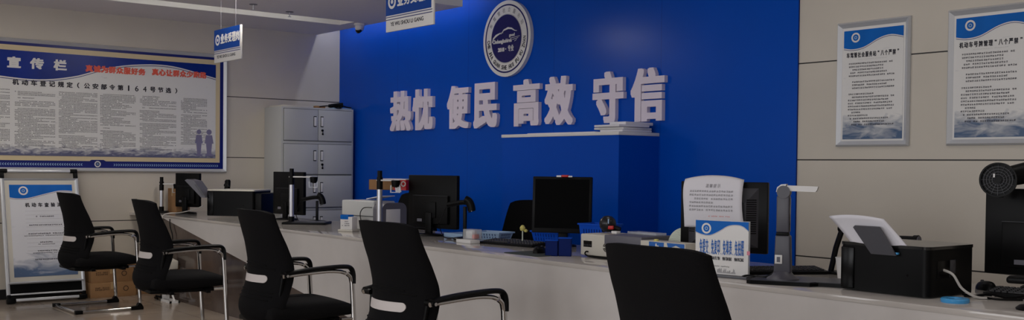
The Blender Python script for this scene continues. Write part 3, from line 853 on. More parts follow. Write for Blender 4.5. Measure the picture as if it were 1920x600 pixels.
# ================================================================== computers and devices on the counter
def monitor(x, y, rz, w, h, zb, label, tilt=0, bulge=True, neck=True, logo=False, style=0, base=.11, name='computer_monitor'):
    """origin under the neck; screen faces local -y"""
    t = thing(name, label, 'monitor', (x, y, CT), rz)
    z0 = zb-CT; z1 = z0+h
    T = MX.Translation((0, 0, (z0+z1)/2)) @ MX.Rotation(-tilt, 4, 'X') @ MX.Translation((0, 0, -(z0+z1)/2))
    p = MB().box(-w/2, w/2, -.045, -.012, z0, z1, .005, mx=T).build('housing', 'black', t)
    b = .016
    MB().box(-w/2+b, w/2-b, -.0462, -.0445, z0+b+.012, z1-b, mx=T).build('screen', 'screen', t, smooth=False)
    if bulge:
        if style == 1:   # older deep back with vents
            g = MB(); vs = [(-w*.40, -.012, z0+.03), (w*.40, -.012, z0+.03), (w*.40, -.012, z1-.03), (-w*.40, -.012, z1-.03),
                            (-w*.29, .035, z0+.06), (w*.29, .035, z0+.06), (w*.29, .035, z1-.10), (-w*.29, .035, z1-.10)]
            g.add(vs, [(4, 5, 6, 7), (0, 1, 5, 4), (1, 2, 6, 5), (2, 3, 7, 6), (3, 0, 4, 7)], T).build('back_cover', 'dgrey', t, smooth=False)
            v = MB()
            for k in range(16):
                z = z0+.10+k*.011
                for s in (-1, 1): v.box(min(s*.30*w, s*.385*w), max(s*.30*w, s*.385*w), -.01, .036-.0, z, z+.004, mx=T) if 0 else v.add([(s*.295*w, .0352, z), (s*.385*w, .0, z), (s*.385*w, .0, z+.004), (s*.295*w, .0352, z+.004)], [(0, 1, 2, 3)], T)
            v.build('vents', 'gloss_black', t, smooth=False)
        else:
            MB().box(-w*.36, w*.36, -.013, .012, z0+.03, z0+h*.62, .008, mx=T).build('back_cover', 'black', t)
            MB().box(-.06, .06, .011, .02, z0+h*.2, z0+h*.2+.11, .004, mx=T).build('mount_plate', 'black', t)
            MB().box(-w*.36, w*.36, .0121, .0128, z0+h*.615, z0+h*.62, mx=T).build('back_seam', 'dgrey', t, smooth=False)
            MB().box(w*.16, w*.26, .0121, .0130, z0+.045, z0+.065, mx=T).build('rating_label', 'midgrey', t, smooth=False)
    if neck:
        MB().box(-.028, .028, .003, .028, .012, z0+h*.3, .006).build('neck', 'black', t)
        MB().lathe([(base, 0), (base, .006), (base*.92, .012), (.03, .018), (0, .018)], (0, 0, 0), 36, mx=MX.Diagonal((1.0, .8, 1, 1))).build('base', 'black', t)
    return t

# monitor geometry: local -y is the screen side, so staff-facing screens turn by about 180 degrees
monitor(.40, -1.88, R(205), .30, .323, .822, 'narrow black monitor back at the far left end of the counter')
monitor(1.85, -1.55, R(191), .42, .37, .805, 'black monitor back behind the silver pole, before the filing cabinet')
m3 = monitor(4.17, -1.62, R(193), .45, .365, .81, 'large black monitor back behind the scanner stand, against the blue wall')
m4 = monitor(5.36, -1.46, R(38), .363, .34, .84, 'black square monitor showing its dark screen to the hall', base=.085, tilt=R(4), bulge=True, logo=False)
MB().box(-.014, .014, -.0468, -.0445, .089, .0935, .0005, mx=None).build('badge', 'ink_faint', m4, smooth=False)
m5 = monitor(6.67, -1.55, R(202), .45, .355, .82, 'boxy black monitor back with a paper notice draped on it', style=1)
m6 = monitor(8.15, -1.27, R(190), .52, .36, .81, 'black monitor back cut by the right edge of the picture')
# webcam-like light bar sticker on monitor 4
t = thing('monitor_clip', 'red and white paper clip tag on top of the hall-facing screen', 'tag', (5.39, -1.465, 1.1775), R(38))
MB().box(-.02, .02, -.05, -.0, .003, .016, .002).build('red_tag', 'red_d', t)
MB().box(-.05, -.022, -.048, -.044, .003, .013).box(.022, .046, -.048, -.044, .003, .011).build('white_tag', 'white', t)
t = thing('figurine', 'tiny yellow and green ornament at the lower left of the screen', 'ornament', (5.17, -1.62, CT), R(30))
MB().cyl((0, 0, 0), (0, 0, .09), .004, n=8).build('stem', 'pale_green', t)
MB().lathe([(0, .085), (.014, .09), (.018, .105), (.01, .12), (0, .124)], n=14).lathe([(0, .08), (.01, .082), (.013, .092), (0, .1)], (.022, 0, 0), 12).build('blossom', 'yellow', t)
MB().lathe([(.02, 0), (.02, .004), (0, .006)], n=14).build('foot', 'pale_green', t)

# paper notice draped on monitor five
t = thing('paper_notice', 'white printed notice sheet draped over the boxy monitor back', 'paper', (6.67, -1.55, 0), R(22))
vs = []; fs = []; nu, nv = 14, 20; w = .30
for j in range(nv+1):
    k = j/nv
    for i in range(nu+1):
        u = -1+2*i/nu
        z = .945+.262*k-.020*(abs(u)**2.2)*k**3
        y = -.052-.028*sin(pi*k)*(.5+.5*cos(u*1.3))+.03*k**6
        wv = w/2*(1+.035*(1-k)-.02*sin(k*5))
        vs.append((-.035+u*wv+.012*(1-k), y-.006*u*u, z))
for j in range(nv):
    for i in range(nu):
        a = j*(nu+1)+i; fs.append((a, a+1, a+nu+2, a+nu+1))
o = MB().add(vs, fs).build('sheet', 'paper', t)
o.modifiers.new('s', 'SOLIDIFY').thickness = .0012
def onto(mbx, ymap, name, m, parent):
    q = MB().add([(v[0], ymap(v[0], v[2]), v[2]) for v in mbx.v], mbx.f)
    return q.build(name, m, parent, smooth=False)
def sheet_y(x, z):
    k = (z-.945)/.262; u = (x+.035)/(w/2)
    return -.052-.028*sin(pi*max(0, min(1, k)))*(.5+.5*cos(u*1.3))+.03*max(0, k)**6-.006*u*u-.0022
onto(MB().chars('温馨提示', -.07, .01, 1.146, 1.164, 0, .8, .0002, .01), sheet_y, 'body_title', 'ink_faint', t)
onto(MB().lines(-.148, .085, 1.02, 1.132, 6, .0125, 0, h=.5, indent=.15, full=.9), sheet_y, 'body_text', 'ink_faint', t)
onto(MB().lines(-.05, .062, .998, 1.006, 1, .008, 0, h=.6, indent=0, full=1), sheet_y, 'body_signature', 'red', t)

# acrylic sign
t = thing('acrylic_sign', 'white and blue acrylic sign board standing on the counter beside the chair', 'sign', (7.075, -2.035, CT), R(11))
W, H = .262, .248
MB().box(-W/2, W/2, -.003, .001, .012, H, .0008).build('print_sheet', 'print', t, smooth=False)
MB().box(-W/2-.006, W/2+.006, -.028, .03, 0, .012, .003).build('base', 'tray', t)
MB().box(-W/2-.004, W/2+.004, .0015, .006, .01, H+.003, .001).build('clear_back', 'clear', t)
band(t, -W/2, W/2, H, [(0, H-.052), (.12, H-.062), (.28, H-.064), (.45, H-.045), (.62, H-.02), (.78, H-.014), (.9, H-.02), (1, H-.038)], -.0032, 'pblue', .002)
ringlogo(t, -W/2+.055, H-.035, .024, -.0034)
g = MB(); g2 = MB()
for k, (a_, p_) in enumerate((('免提交', 'MIAN TI JIAO'), ('免复印', 'MIAN FU YIN'), ('免填表', 'MIAN TIAN BIAO'), ('免拍照', 'MIAN PAI ZHAO'))):
    x = -W/2+.02+k*.0585
    g.chars(a_, x, x+.046, .098, .166, -.0042, .9, bold=.03)
    if k < 3: g.text('、', x+.049, x+.053, .099, .107, -.0042)
    g2.text(p_, x, x+.045, .074, .090, -.0042, .0006, .03)
g.build('slogan_lettering', 'ink_blue', t); g2.build('pinyin_lettering', 'ink', t)
MB().lines(-.05, .045, .044, .050, 1, .006, -.0042, h=.8, indent=0, full=1).build('body_caption', 'ink', t, smooth=False)
g = MB(); rr = random.Random(5)
for k in range(22):
    x = -.02+k*.0042; h = rr.uniform(.004, .022); g.add([(x, -.0042, .018), (x+.0022, -.0042, .018), (x+.0022, -.0042, .018+h), (x, -.0042, .018+h)], [(0, 1, 2, 3)])
g.build('body_skyline', 'ink_faint', t, smooth=False)
MB().box(W/2-.006, W/2+.008, -.0045, -.0032, .105, .122).build('pink_tab', mat('pink_tab', (220, 130, 150), .5), t, smooth=False)

# high speed document cameras with round silver pole
def doc_cam(x, y, rz, h, label, arm=.16, plate=True, head=True, cap=.05):
    t = thing('document_camera', label, 'document camera', (x, y, CT), rz, 'pole document cameras')
    if plate:
        MB().box(-.05, .30, -.11, .13, 0, .018, .005).build('base_plate', 'black', t)
        MB().box(.03, .29, -.10, .12, .018, .0195).build('base_pad', 'dgrey', t, smooth=False)
    else: MB().box(-.06, .06, -.06, .06, 0, .018, .006).build('base_plate', 'black', t)
    MB().cyl((0, 0, .018), (0, 0, .06), .024).build('socket', 'black', t)
    MB().cyl((0, 0, .06), (0, 0, h-.13), .0195).build('pole', 'alu', t)
    MB().cyl((0, 0, h-.13), (0, 0, h-.045), .0215).build('collar', 'black', t)
    MB().cyl((0, 0, h-.045), (0, 0, h), .017).build('top_knob', 'black', t)
    if head:
        a = MB().box(-.02, arm, -.016, .016, h-.072, h-.062, .003).build('arm', 'white', t)
        MB().lathe([(.0, -.045), (.026, -.045), (.032, -.01), (.032, 0), (0, 0)], (arm+.02, 0, h-.066), 20).build('camera_head', 'black', a)
        MB().lathe([(.012, -.05), (.014, -.044), (0, -.044)], (arm+.02, 0, h-.066), 14).build('lens', 'lens', a)
        MB().box(arm-.02, arm-.012, -.004, .004, h-.15, h-.1).box(arm+.045, arm+.053, -.004, .004, h-.15, h-.1).box(arm-.02, arm+.053, -.006, .006, h-.152, h-.146).build('fill_light', 'clear', a)
    return t
doc_cam(.16, -2.03, R(60), .345, 'small document camera by the brown carton at the counter end', arm=.12, plate=False)
doc_cam(2.44, -1.80, R(48), .446, 'document camera with black base plate before the filing cabinet', arm=.16)
doc_cam(3.86, -1.84, R(35), .442, 'tall silver document camera pole before the grey printer', arm=.10, head=True, plate=False)

# brown carton on counter end
t = thing('cardboard_box', 'upright brown carton on the counter flap behind the small document camera', 'box', (.16, -1.86, CT), R(5))
MB().box(-.09, .09, -.07, .07, 0, .235, .003).build('body', 'cardboard', t)
MB().box(-.012, .012, -.0715, -.07, .16, .235).box(-.012, .012, -.07, .07, .235, .2362).build('tape', 'tape', t, smooth=False)

# open brown and red carton tray balanced on the third document camera
t = thing('carton_tray', 'shallow brown carton with red and white printed end on the document camera arm', 'box', (3.79, -1.70, 1.066), R(28))
g = MB(); a, b, h = .15, .06, .072
g.box(-a, a, -b, b, 0, .004).box(-a, a, -b, -b+.004, 0, h).box(-a, a, b-.004, b, 0, h).box(-a, -a+.004, -b, b, 0, h).box(a-.004, a, -b, b, 0, h)
g.build('tray_body', 'cardboard', t, smooth=False)
MB().box(.05, a+.001, -b-.001, -b, .0, h).box(a, a+.001, -b, b, 0, h).build('red_print', 'red_d', t, smooth=False)
MB().box(-a*.3, a-.006, -b+.006, b-.006, .070, .08, .004).build('white_insert', 'paper', t)
MB().prism([(.055, h), (.10, h), (.115, -.012), (.07, -.014)], -b-.003, -b-.001).build('paper_slip', 'paper', t, smooth=False)
MB().text('R', .12, .145, .02, .065, -b-.0014, .001, .03).build('white_mark', 'white', t) if 0 else MB().ring(.13, .045, .012, .02, -b-.0022, -b-.001, 20).build('white_mark', 'white', t)

# barcode scanners
def gun(parent, mx):
    """scanner gun: head facing +x down, handle runs back"""
    g = MB(); q = MB()
    q.tube([(-.12, 0, -.012), (-.06, 0, .0), (-.01, 0, .008), (.03, 0, .006)], (.014, .018), 12, 4)
    MB().add(q.v, q.f, mx).build('handle', 'black', parent)
    q = MB(); q.tube([(.012, 0, .026), (.035, 0, .014), (.05, 0, -.014), (.056, 0, -.046)], (.026, .030), 14, 4)
    MB().add(q.v, q.f, mx).build('scanner_head', 'black', parent)
    q = MB(); q.tube([(.056, 0, -.046), (.058, 0, -.052)], (.022, .026), 14)
    MB().add(q.v, q.f, mx).build('scan_window', 'red_d' if 0 else 'lens', parent)
def scanner_stand(x, y, rz, h, label):
    t = thing('barcode_scanner', label, 'barcode scanner', (x, y, CT), rz, 'barcode scanners on stands')
    MB().lathe([(.075, 0), (.078, .006), (.07, .014), (.02, .02), (0, .02)], n=32).build('base', 'black', t)
    MB().box(-.012, .008, -.011, .011, .015, h-.02, .003).build('post', 'black', t)
    gun(t, MX.Translation((-.01, 0, h)))
    MB().tube([(-.085, 0, h-.01), (-.14, 0, h-.03), (-.18, 0, h-.12), (-.19, .0, .1), (-.16, .02, .01), (-.08, .03, .006)], .003, 6, 6).build('cord', 'black', t)
scanner_stand(2.35, -1.52, R(48), .20, 'barcode scanner on its stand beside the silver pole document camera')
scanner_stand(4.60, -1.64, R(30), .235, 'barcode scanner on its stand in front of the blue wall')
t = thing('barcode_scanner', 'barcode scanner lying on the top edge of the left black printer', 'barcode scanner', (.70, -1.60, 1.006), R(150), 'barcode scanners on stands')
del t['group']
gun(t, MX.Rotation(R(180), 4, 'X') @ MX.Translation((0, 0, -.024)))
t = thing('barcode_scanner', 'barcode scanner standing nose up with a red window on the white device', 'barcode scanner', (6.00, -1.70, .8845), R(30))
MB().lathe([(0, .004), (.024, .008), (.042, .028), (.047, .05), (.042, .072), (.024, .09), (0, .095)], n=24).build('scanner_head', 'gun_black', t)
MB().tube([(-.03, 0, .018), (.02, 0, .03), (.07, 0, .016)], (.015, .02), 12, 4).build('handle', 'black', t)
MB().box(.012, .042, -.042, -.02, .022, .042, .004).build('red_window', 'red_d', t)
MB().box(.012, .019, -.044, -.03, .052, .078, .002).build('highlight_strip', 'lblue', t)  # highlight on the black head, put in as a pale strip

# printers: ink tank printers with a rear paper tray
def printer(x, y, rz, w, d, h, label, paper=True, lid='lid'):
    """local -y is the paper tray (customer) side"""
    t = thing('ink_printer', label, 'printer', (x, y, CT), rz)
    b = MB().vbox(-w/2, w/2, -d/2, d/2, .006, h-.012, .03, 6).build('body', 'black', t)
    MB().vbox(-w/2-.002, w/2+.002, -d/2-.002, d/2+.002, h-.012, h, .03, 6).build('lid', lid, t)
    MB().box(-w/2+.01, -w/2+.07, -d/2-.006, -d/2+.05, .01, h-.02, .005).build('ink_tank_cover', 'gloss_black', t)
    MB().box(w/2-.0005, w/2+.0015, -d/2+.06, -d/2+.15, h*.38, h*.72, .002).build('port_panel', 'gloss_black', t)
    MB().box(w/2-.0005, w/2+.002, -d/2+.15, -d/2+.19, h*.45, h*.72, .002).build('power_socket', 'dgrey', t)
    MB().cyl((w*.28, -d/2-.0015, h*.42), (w*.28, -d/2+.002, h*.42), .004, n=10).build('screw', 'lens', t)
    if paper:
        T = MX.Translation((0, -d/2+.012, h-.03)) @ MX.Rotation(R(16), 4, 'X')
        # tray flap
        g = MB(); g.add(*(lambda q: (q.v, q.f))(MB().prism([(-.035, 0), (.072, 0), (.022, .105), (.016, .112), (-.090, .112), (-.098, .105)], -.036, -.029)), T)
        g.build('paper_support', 'tray', t)
        vs = []; fs = []
        n = 12; m = 10
        for j in range(m+1):
            k = j/m
            for i in range(n+1):
                u = -1+2*i/n
                x_ = .002+u*.122-.098*k
                z_ = .0+.150*k-(.014*u*u)*k
                y_ = -.006-.02*k*k+.012*u*u*k
                vs.append((x_, y_, z_))
        for j in range(m):
            for i in range(n): a = j*(n+1)+i; fs.append((a, a+1, a+n+2, a+n+1))
        o = MB().add(vs, fs, T).build('paper_stack', 'paper', t)
        o.modifiers.new('s', 'SOLIDIFY').thickness = .006
        MB().box(-.005, .075, -d/2-.016, -d/2-.002, h-.036, h-.028, .002).build('paper_guide', 'cyan', t)
    return t
p1 = printer(1.03, -1.62, R(42), .46, .40, .245, 'black printer with a reflection painted pale on its lid at the left end of the counter', paper=False, lid='offwhite')  # offwhite lid stands for the reflection along the black top
# its side paper support, seen at the left, and the bar code label on its right
MB().prism([(-.26, .17), (-.215, .17), (-.33, .32), (-.40, .335), (-.42, .325)], -.24, -.08).build('paper_support', 'midgrey', p1)
MB().prism([(-.25, .19), (-.225, .19), (-.30, .29), (-.325, .29)], -.246, -.24).build('support_grip', 'tray', p1)
MB().box(.2305, .232, -.10, .0, .05, .12).build('sticker', 'lblue', p1, smooth=False)
MB().box(.235, .30, -.2, .2, .02, .215, .012).build('side_unit', 'black', p1)
p2 = printer(7.845, -1.835, R(-1), .385, .335, .195, 'black ink printer with a paper stack in its rear tray')

# grey dot matrix printer beside the tall pole
t = thing('passbook_printer', 'pale grey office printer with rounded side cover behind the middle of the counter', 'printer', (3.35, -1.60, CT), R(6))
MB().box(-.24, .16, -.1, .1, 0, .215, .01, 3).build('body', 'cab', t)
MB().box(-.235, .155, -.105, -.1, .10, .105).build('seam', 'dark_gap', t, smooth=False)
MB().vbox(.16, .27, -.105, .12, 0, .205, .05, 8, edges='x').build('side_cover', 'midgrey', t)
MB().box(.2695, .272, -.07, .06, .03, .16, .002).build('side_label', 'white', t)
MB().box(.02, .2, -.04, .09, .225, .23, mx=MX.Rotation(R(-8), 4, 'Y')).build('output_sheet', 'paper', t, smooth=False)
MB().tube([(.15, -.108, .17), (.08, -.13, .165), (.05, -.14, .12), (.06, -.13, .05), (.1, -.12, .01)], .0035, 6, 6).build('lead', 'black', t)

# small milk white carton with blue top
t = thing('small_box', 'little white box with blue top near the counter edge', 'box', (3.47, -1.86, CT), R(20))
MB().box(-.055, .055, -.03, .03, .012, .105, .003).build('body', 'white', t)
MB().box(-.056, .02, -.031, .031, .085, .118, .003).build('blue_top', 'pblue', t)
MB().box(-.065, .07, -.045, .04, 0, .012, .002).build('under_tray', 'offwhite', t)
MB().lines(-.04, .04, .03, .075, 3, .012, -.0308, h=.5, full=1).build('body_print', 'ink_soft', t, smooth=False)

# things under the large monitor
o = MB().box(4.30, 4.515, -1.60, -1.45, CT+.0005, CT+.028, .003).build('paper_pile', 'lblue'); tag(o, 'pile of pale forms under the large monitor back', 'papers')
t = thing('pen_bunch', 'white headed pens lying beside the large monitor base', 'pens', (4.08, -1.84, CT), R(20))
for k in range(3): MB().cyl((-.06, -.012*k, .008+.006*k), (.06, .006*k, .02+.008*k), .005, n=8).build('pen', 'white' if k else 'organizer', t)
# pale blue tray, clear box, card box
def crate(name, label, cat, x, y, rz, w, d, h, m, flare=.015, slots=8, group=None, z=CT):
    t = thing(name, label, cat, (x, y, z), rz, group)
    g = MB(); th = .003
    a0, b0, a1, b1 = w/2-flare, d/2-flare, w/2, d/2
    vs = []
    for a, b, zz in ((a0, b0, 0), (a1, b1, h), (a1-th, b1-th, h), (a0-th, b0-th, th)):
        vs += [(-a, -b, zz), (a, -b, zz), (a, b, zz), (-a, b, zz)]
    fs = [(3, 2, 1, 0), (12, 13, 14, 15)]
    for l in (0, 4, 8):
        for q in range(4): j = (q+1) % 4; fs.append((l+q, l+j, l+4+j, l+4+q))
    g.add(vs, fs).build('shell', m, t, smooth=False)
    g = MB(); rm = .006
    g.box(-a1-rm, a1+rm, -b1-rm, -b1+.001, h-.008, h+.001).box(-a1-rm, a1+rm, b1-.001, b1+rm, h-.008, h+.001)
    g.box(-a1-rm, -a1+.001, -b1, b1, h-.008, h+.001).box(a1-.001, a1+rm, -b1, b1, h-.008, h+.001).build('rim', m, t, smooth=False)
    s = MB()
    for k in range(slots):
        f_ = (k+.5)/slots
        x = -a0+.01+(2*a0-.02)*f_
        yb = lambda zz: -(b0+(b1-b0)*zz/h)-.0008
        xb = lambda zz: (a0+(a1-a0)*zz/h)+.0008
        for z0_, z1_ in ((h*.2, h*.45), (h*.55, h*.8)):
            s.add([(x-.003, yb(z0_), z0_), (x+.003, yb(z0_), z0_), (x+.003, yb(z1_), z1_), (x-.003, yb(z1_), z1_)], [(0, 1, 2, 3)])
            yy = -b0+.01+(2*b0-.02)*f_
            s.add([(xb(z0_), yy-.003, z0_), (xb(z0_), yy+.003, z0_), (xb(z1_), yy+.003, z1_), (xb(z1_), yy-.003, z1_)], [(0, 1, 2, 3)])
    s.build('slots', 'organizer', t, smooth=False)
    return t
crate('storage_tray', 'pale blue slotted plastic tray behind the clear box', 'tray', 4.66, -1.46, R(15), .23, .16, .05, 'lblue')
t = thing('clear_box', 'small clear plastic box with white contents on the counter', 'box', (4.83, -1.75, CT+.022), R(10))
MB().box(-.05, .05, -.035, .035, 0, .062, .004).build('case', 'clear', t)
MB().box(-.035, .02, -.025, .025, .003, .052, .004).build('contents', 'white', t)
MB().box(.022, .04, -.026, .02, .003, .03, .003).build('red_contents', 'red', t)
o = MB().box(4.78, 4.93, -1.84, -1.765, CT+.0005, CT+.0215, .002).build('card_box', 'white'); tag(o, 'flat white card box beneath the clear plastic box', 'box')

# keyboards
def keyboard(x, y, rz, w, d, label, group=None):
    t = thing('keyboard', label, 'keyboard', (x, y, CT), rz, 'black keyboards')
    MB().yprism([(-d/2, 0), (d/2, 0), (d/2, .026), (-d/2, .014)], -w/2, w/2).build('body', 'black', t, smooth=False)
    g = MB(); n = 18
    for r in range(5):
        for k in range(n):
            x_ = -w/2+.012+(w-.024)*(k+.5)/n; y_ = -d/2+.02+(d-.035)*(r+.5)/5; z = .014+.012*(y_+d/2)/d
            hw, hd = (w-.024)/n*.42, (d-.035)/5*.40
            if r == 0 and 4 <= k <= 9:
                if k != 6: continue
                hw *= 7
            g.box(x_-hw, x_+hw, y_-hd, y_+hd, z, z+.006, taper=.8)
    o = g.build('keys', 'key', t, smooth=False); o['kind'] = 'stuff'
    return t
keyboard(5.13, -1.66, R(8), .44, .15, 'black keyboard lying before the hall-facing screen')
keyboard(7.12, -1.66, R(62), .40, .14, 'black keyboard between the boxy monitor and the near document camera')
keyboard(8.30, -1.60, R(8), .44, .15, 'black keyboard beneath the right-hand monitor')
def mouse(x, y, rz, label, z=CT):
    t = thing('computer_mouse', label, 'mouse', (x, y, z), rz, 'black mice')
    vs = []; fs = []; nu, nv = 14, 8
    for j in range(nv+1):
        ph = pi/2*j/nv
        for i in range(nu):
            a = 2*pi*i/nu; vs.append((.031*cos(a)*cos(ph)**.6, .055*sin(a)*cos(ph)**.6, .036*sin(ph)*(1-.15*sin(a)*cos(ph))))
    for j in range(nv):
        for i in range(nu): k = (i+1) % nu; fs.append((j*nu+i, j*nu+k, (j+1)*nu+k, (j+1)*nu+i))
    fs.append(tuple(range(nu-1, -1, -1)))
    MB().add(vs, fs).build('shell', 'black', t, ang=80)
    MB().cyl((-.004, .025, .031), (.004, .025, .031), .008, n=12).build('wheel', 'dgrey', t)
pad = MB().vbox(5.56, 5.86, -2.08, -1.84, CT+.0005, CT+.004, .02).build('mouse_pad', 'padgreen'); tag(pad, 'dark green mouse pad under the mouse near the counter edge', 'mouse pad')
mouse(5.70, -1.93, R(20), 'black mouse on the dark green mouse pad', CT+.0045)
mouse(8.00, -1.50, R(60), 'black mouse between the printer and the right-hand monitor')

# blue baskets and organizers
crate('plastic_basket', 'blue slotted basket behind the hall-facing screen stand', 'basket', 5.12, -1.352, R(4), .24, .11, .075, 'basket', group=None)
crate('plastic_basket', 'blue slotted basket behind the upturned barcode scanner', 'basket', 5.70, -1.47, R(10), .20, .15, .155, 'basket')
for i, (x, y, w, h, lb) in enumerate(((5.835, -1.957, .068, .082, 'lower navy desk organizer left of the white device'), (5.884, -1.904, .068, .095, 'taller navy desk organizer touching the white device'))):
    t = thing('desk_organizer', lb, 'organizer', (x, y, CT), R(45), 'navy organizers')
    g = MB(); d = .035
    g.box(-w/2, w/2, -d, d, 0, .004).box(-w/2, w/2, -d, -d+.003, 0, h).box(-w/2, w/2, d-.003, d, 0, h).box(-w/2, -w/2+.003, -d, d, 0, h).box(w/2-.003, w/2, -d, d, 0, h)
    g.build('shell', 'organizer', t, smooth=False)
    MB().box(-w/2-.003, w/2+.003, -d-.003, d+.003, h, h+.004, .001).build('rim_lid', 'basket', t)

# white cash device with grey top
t = thing('banknote_counter', 'off-white desk device with vent and grey top cover behind the nearest chair', 'device', (6.075, -1.72, CT), R(4))
MB().box(-.13, .29, -.13, .11, .01, .124, .008, 3).build('body', 'offwhite', t)
MB().box(.045, .30, -.134, .112, .078, .128, .006, 3).build('top_cover', 'midgrey', t)
MB().box(-.10, .20, -.10, .09, 0, .01).build('feet', 'black', t, smooth=False)
MB().box(-.105, -.045, -.1315, -.13, .055, .088).build('socket_panel', 'lens', t, smooth=False)
g = MB()
for k in range(5): g.box(-.10+k*.0115, -.096+k*.0115, -.1325, -.1315, .06, .07)
g.build('socket_pins', 'dgrey', t, smooth=False)
g = MB()
for r0 in (.006, .013, .020):
    for k in range(4):
        a = k*pi/2+.2; pts = [(.06+r0*cos(a+q*.3)*1.0, .06+r0*sin(a+q*.3)) for q in range(5)]+[(.06+(r0+.004)*cos(a+q*.3), .06+(r0+.004)*sin(a+q*.3)) for q in range(4, -1, -1)]
        g.prism(pts, -.1315, -.13)
g.build('vent', 'lens', t, smooth=False)
MB().tube([(-.07, -.131, .03), (-.075, -.145, .03), (-.07, -.15, .015), (.0, -.16, .006), (.2, -.165, .005)], .004, 8, 6).build('power_cord', 'black', t)
o = MB().box(6.15, 6.36, -1.70, -1.62, .8885, .902, .003, mx=None).build('plastic_sleeve', 'clear'); tag(o, 'clear plastic sleeve lying on the grey device cover', 'sleeve')
o = MB().box(6.09, 6.13, -1.76, -1.73, .8885, .902, .002).build('eraser', 'white'); tag(o, 'tiny white block on the grey device cover', 'eraser')
# folder row right of the device
t = thing('document_box', 'low cream document box with blue label beside the grey device', 'box', (6.505, -1.80, CT), R(0))
MB().box(-.11, .19, -.05, .04, 0, .115, .003).build('body', 'offwhite', t)
MB().box(-.05, .05, -.0515, -.05, .06, .112).build('blue_label', 'ink_blue', t, smooth=False)
MB().prism([(.07, .112), (.185, .112), (.185, .085), (.13, .102), (.08, .085)], -.0515, -.05).build('blue_wave', 'ink_blue', t, smooth=False)
MB().text('1h' if 0 else 'h', -.005, .02, .075, .105, -.0525, .001, .03).build('label_mark', 'white', t)
MB().lathe([(.0, .115), (.014, .115), (.012, .124), (0, .126)], (-.02, -.03, 0), 12).build('yellow_knob', 'yellow', t)
t = thing('ribbed_disc', 'pale ribbed round fan leaning on the boxy monitor', 'fan', (6.46, -1.60, CT), R(25), rx=-R(6))
MB().disc(0, .09, .085, -.004, .004, 40).build('disc', 'pale_green', t)
g = MB()
for k in range(30):
    a = 2*pi*k/30; g.tube([(.02*cos(a), -.005, .09+.02*sin(a)), (.055*cos(a+.25), -.006, .09+.055*sin(a+.25)), (.082*cos(a+.55), -.005, .09+.082*sin(a+.55))], .0013, 5)
o = g.build('ribs', 'white', t); o['kind'] = 'stuff'
MB().box(-.012, .012, -.004, .004, 0, .02).build('foot', 'pale_green', t)

M['column_grey'] = mat('column_grey_plastic', (74, 73, 82), .42)
# near document camera with folding arm
t = thing('document_camera', 'grey folding document camera on a black base next to the printer', 'document camera', (7.385, -2.005, CT), R(28))
MB().zprism([(-.12, -.10), (.12, -.10), (.15, -.07), (.30, -.07), (.32, -.04), (.32, .12), (.29, .15), (-.10, .15), (-.13, .12), (-.14, -.08)], 0, .016).build('base_mat', 'black', t, smooth=False)
MB().zprism([(-.11, -.09), (.12, -.09), (.14, -.06), (.30, -.06), (.31, -.03), (.31, .11), (.28, .14), (-.095, .14), (-.12, .11), (-.125, -.08)], .016, .018).build('mat_surface', 'dgrey', t, smooth=False)
MB().lathe([(.068, .016), (.066, .024), (.046, .036), (.034, .052), (0, .052)], (0, -.02, 0), 28).build('foot', 'column_grey', t)
MB().box(-.036, .036, -.045, .005, .045, .205, .008, 3, taper=.86).build('lower_column', 'column_grey', t)
MB().box(-.028, .024, -.042, .0, .203, .215, .002).build('joint_band', 'black', t)
MB().box(-.028, .026, -.042, .0, .215, .37, .007, 3).build('upper_column', 'column_grey', t)
MB().box(.0262, .0275, -.03, -.012, .22, .36, .001).build('cable_slot', 'lens', t)
MB().cyl((0, -.046, .385), (0, .006, .385), .027, n=28).build('hinge', 'column_grey', t)
MB().prism([(-.03, .385), (-.026, .405), (-.01, .417), (.012, .419), (-.0, .39)], -.044, .002).build('hinge_cap', 'white', t)
MB().prism([(.013, .390), (.128, .387), (.134, .394), (.139, .410), (.013, .413)], -.038, -.004).build('arm', 'white', t)
MB().box(-.030, -.0, -.0475, -.044, .085, .122, .001).build('white_sticker', 'white', t)
MB().box(-.022, -.008, -.0482, -.0475, .092, .114).build('grey_code_patch', 'midgrey', t, smooth=False)
MB().tube([(-.03, 0, .05), (-.08, .02, .02), (-.16, .05, .02), (-.2, .1, .004)], .004, 8, 6).build('cord', 'black', t)

# black camera arm behind the printer
t = thing('arm_stand', 'black angled arm stand with lens tube reaching behind the ink printer', 'stand', (7.30, -1.46, CT), R(0))
MB().box(-.07, .05, -.05, .05, 0, .012, .004).build('base', 'black', t)
MB().tube([(-.055, 0, .01), (-.03, 0, .12), (.0, 0, .205)], (.013, .018), 8).build('leg', 'black', t)
MB().tube([(-.015, 0, .207), (.05, 0, .207), (.12, 0, .18)], (.012, .016), 10).tube([(.12, 0, .18), (.30, 0, .178)], .007, 8).build('arm', 'black', t)
MB().cyl((.28, 0, .178), (.36, 0, .180), .017, n=18).cyl((.36, 0, .180), (.38, 0, .181), .021, n=18).build('lens_tube', 'black', t)
MB().cyl((.38, 0, .181), (.384, 0, .181), .017, n=18).build('lens', 'midgrey', t)
t = thing('paper_cup', 'white paper cup half hidden behind the ink printer', 'cup', (7.42, -1.62, CT))
MB().lathe([(.026, 0), (.036, .09), (.0375, .09), (.0375, .094), (.034, .094), (.024, .003), (0, .003)], n=24).build('cup_wall', 'white', t)

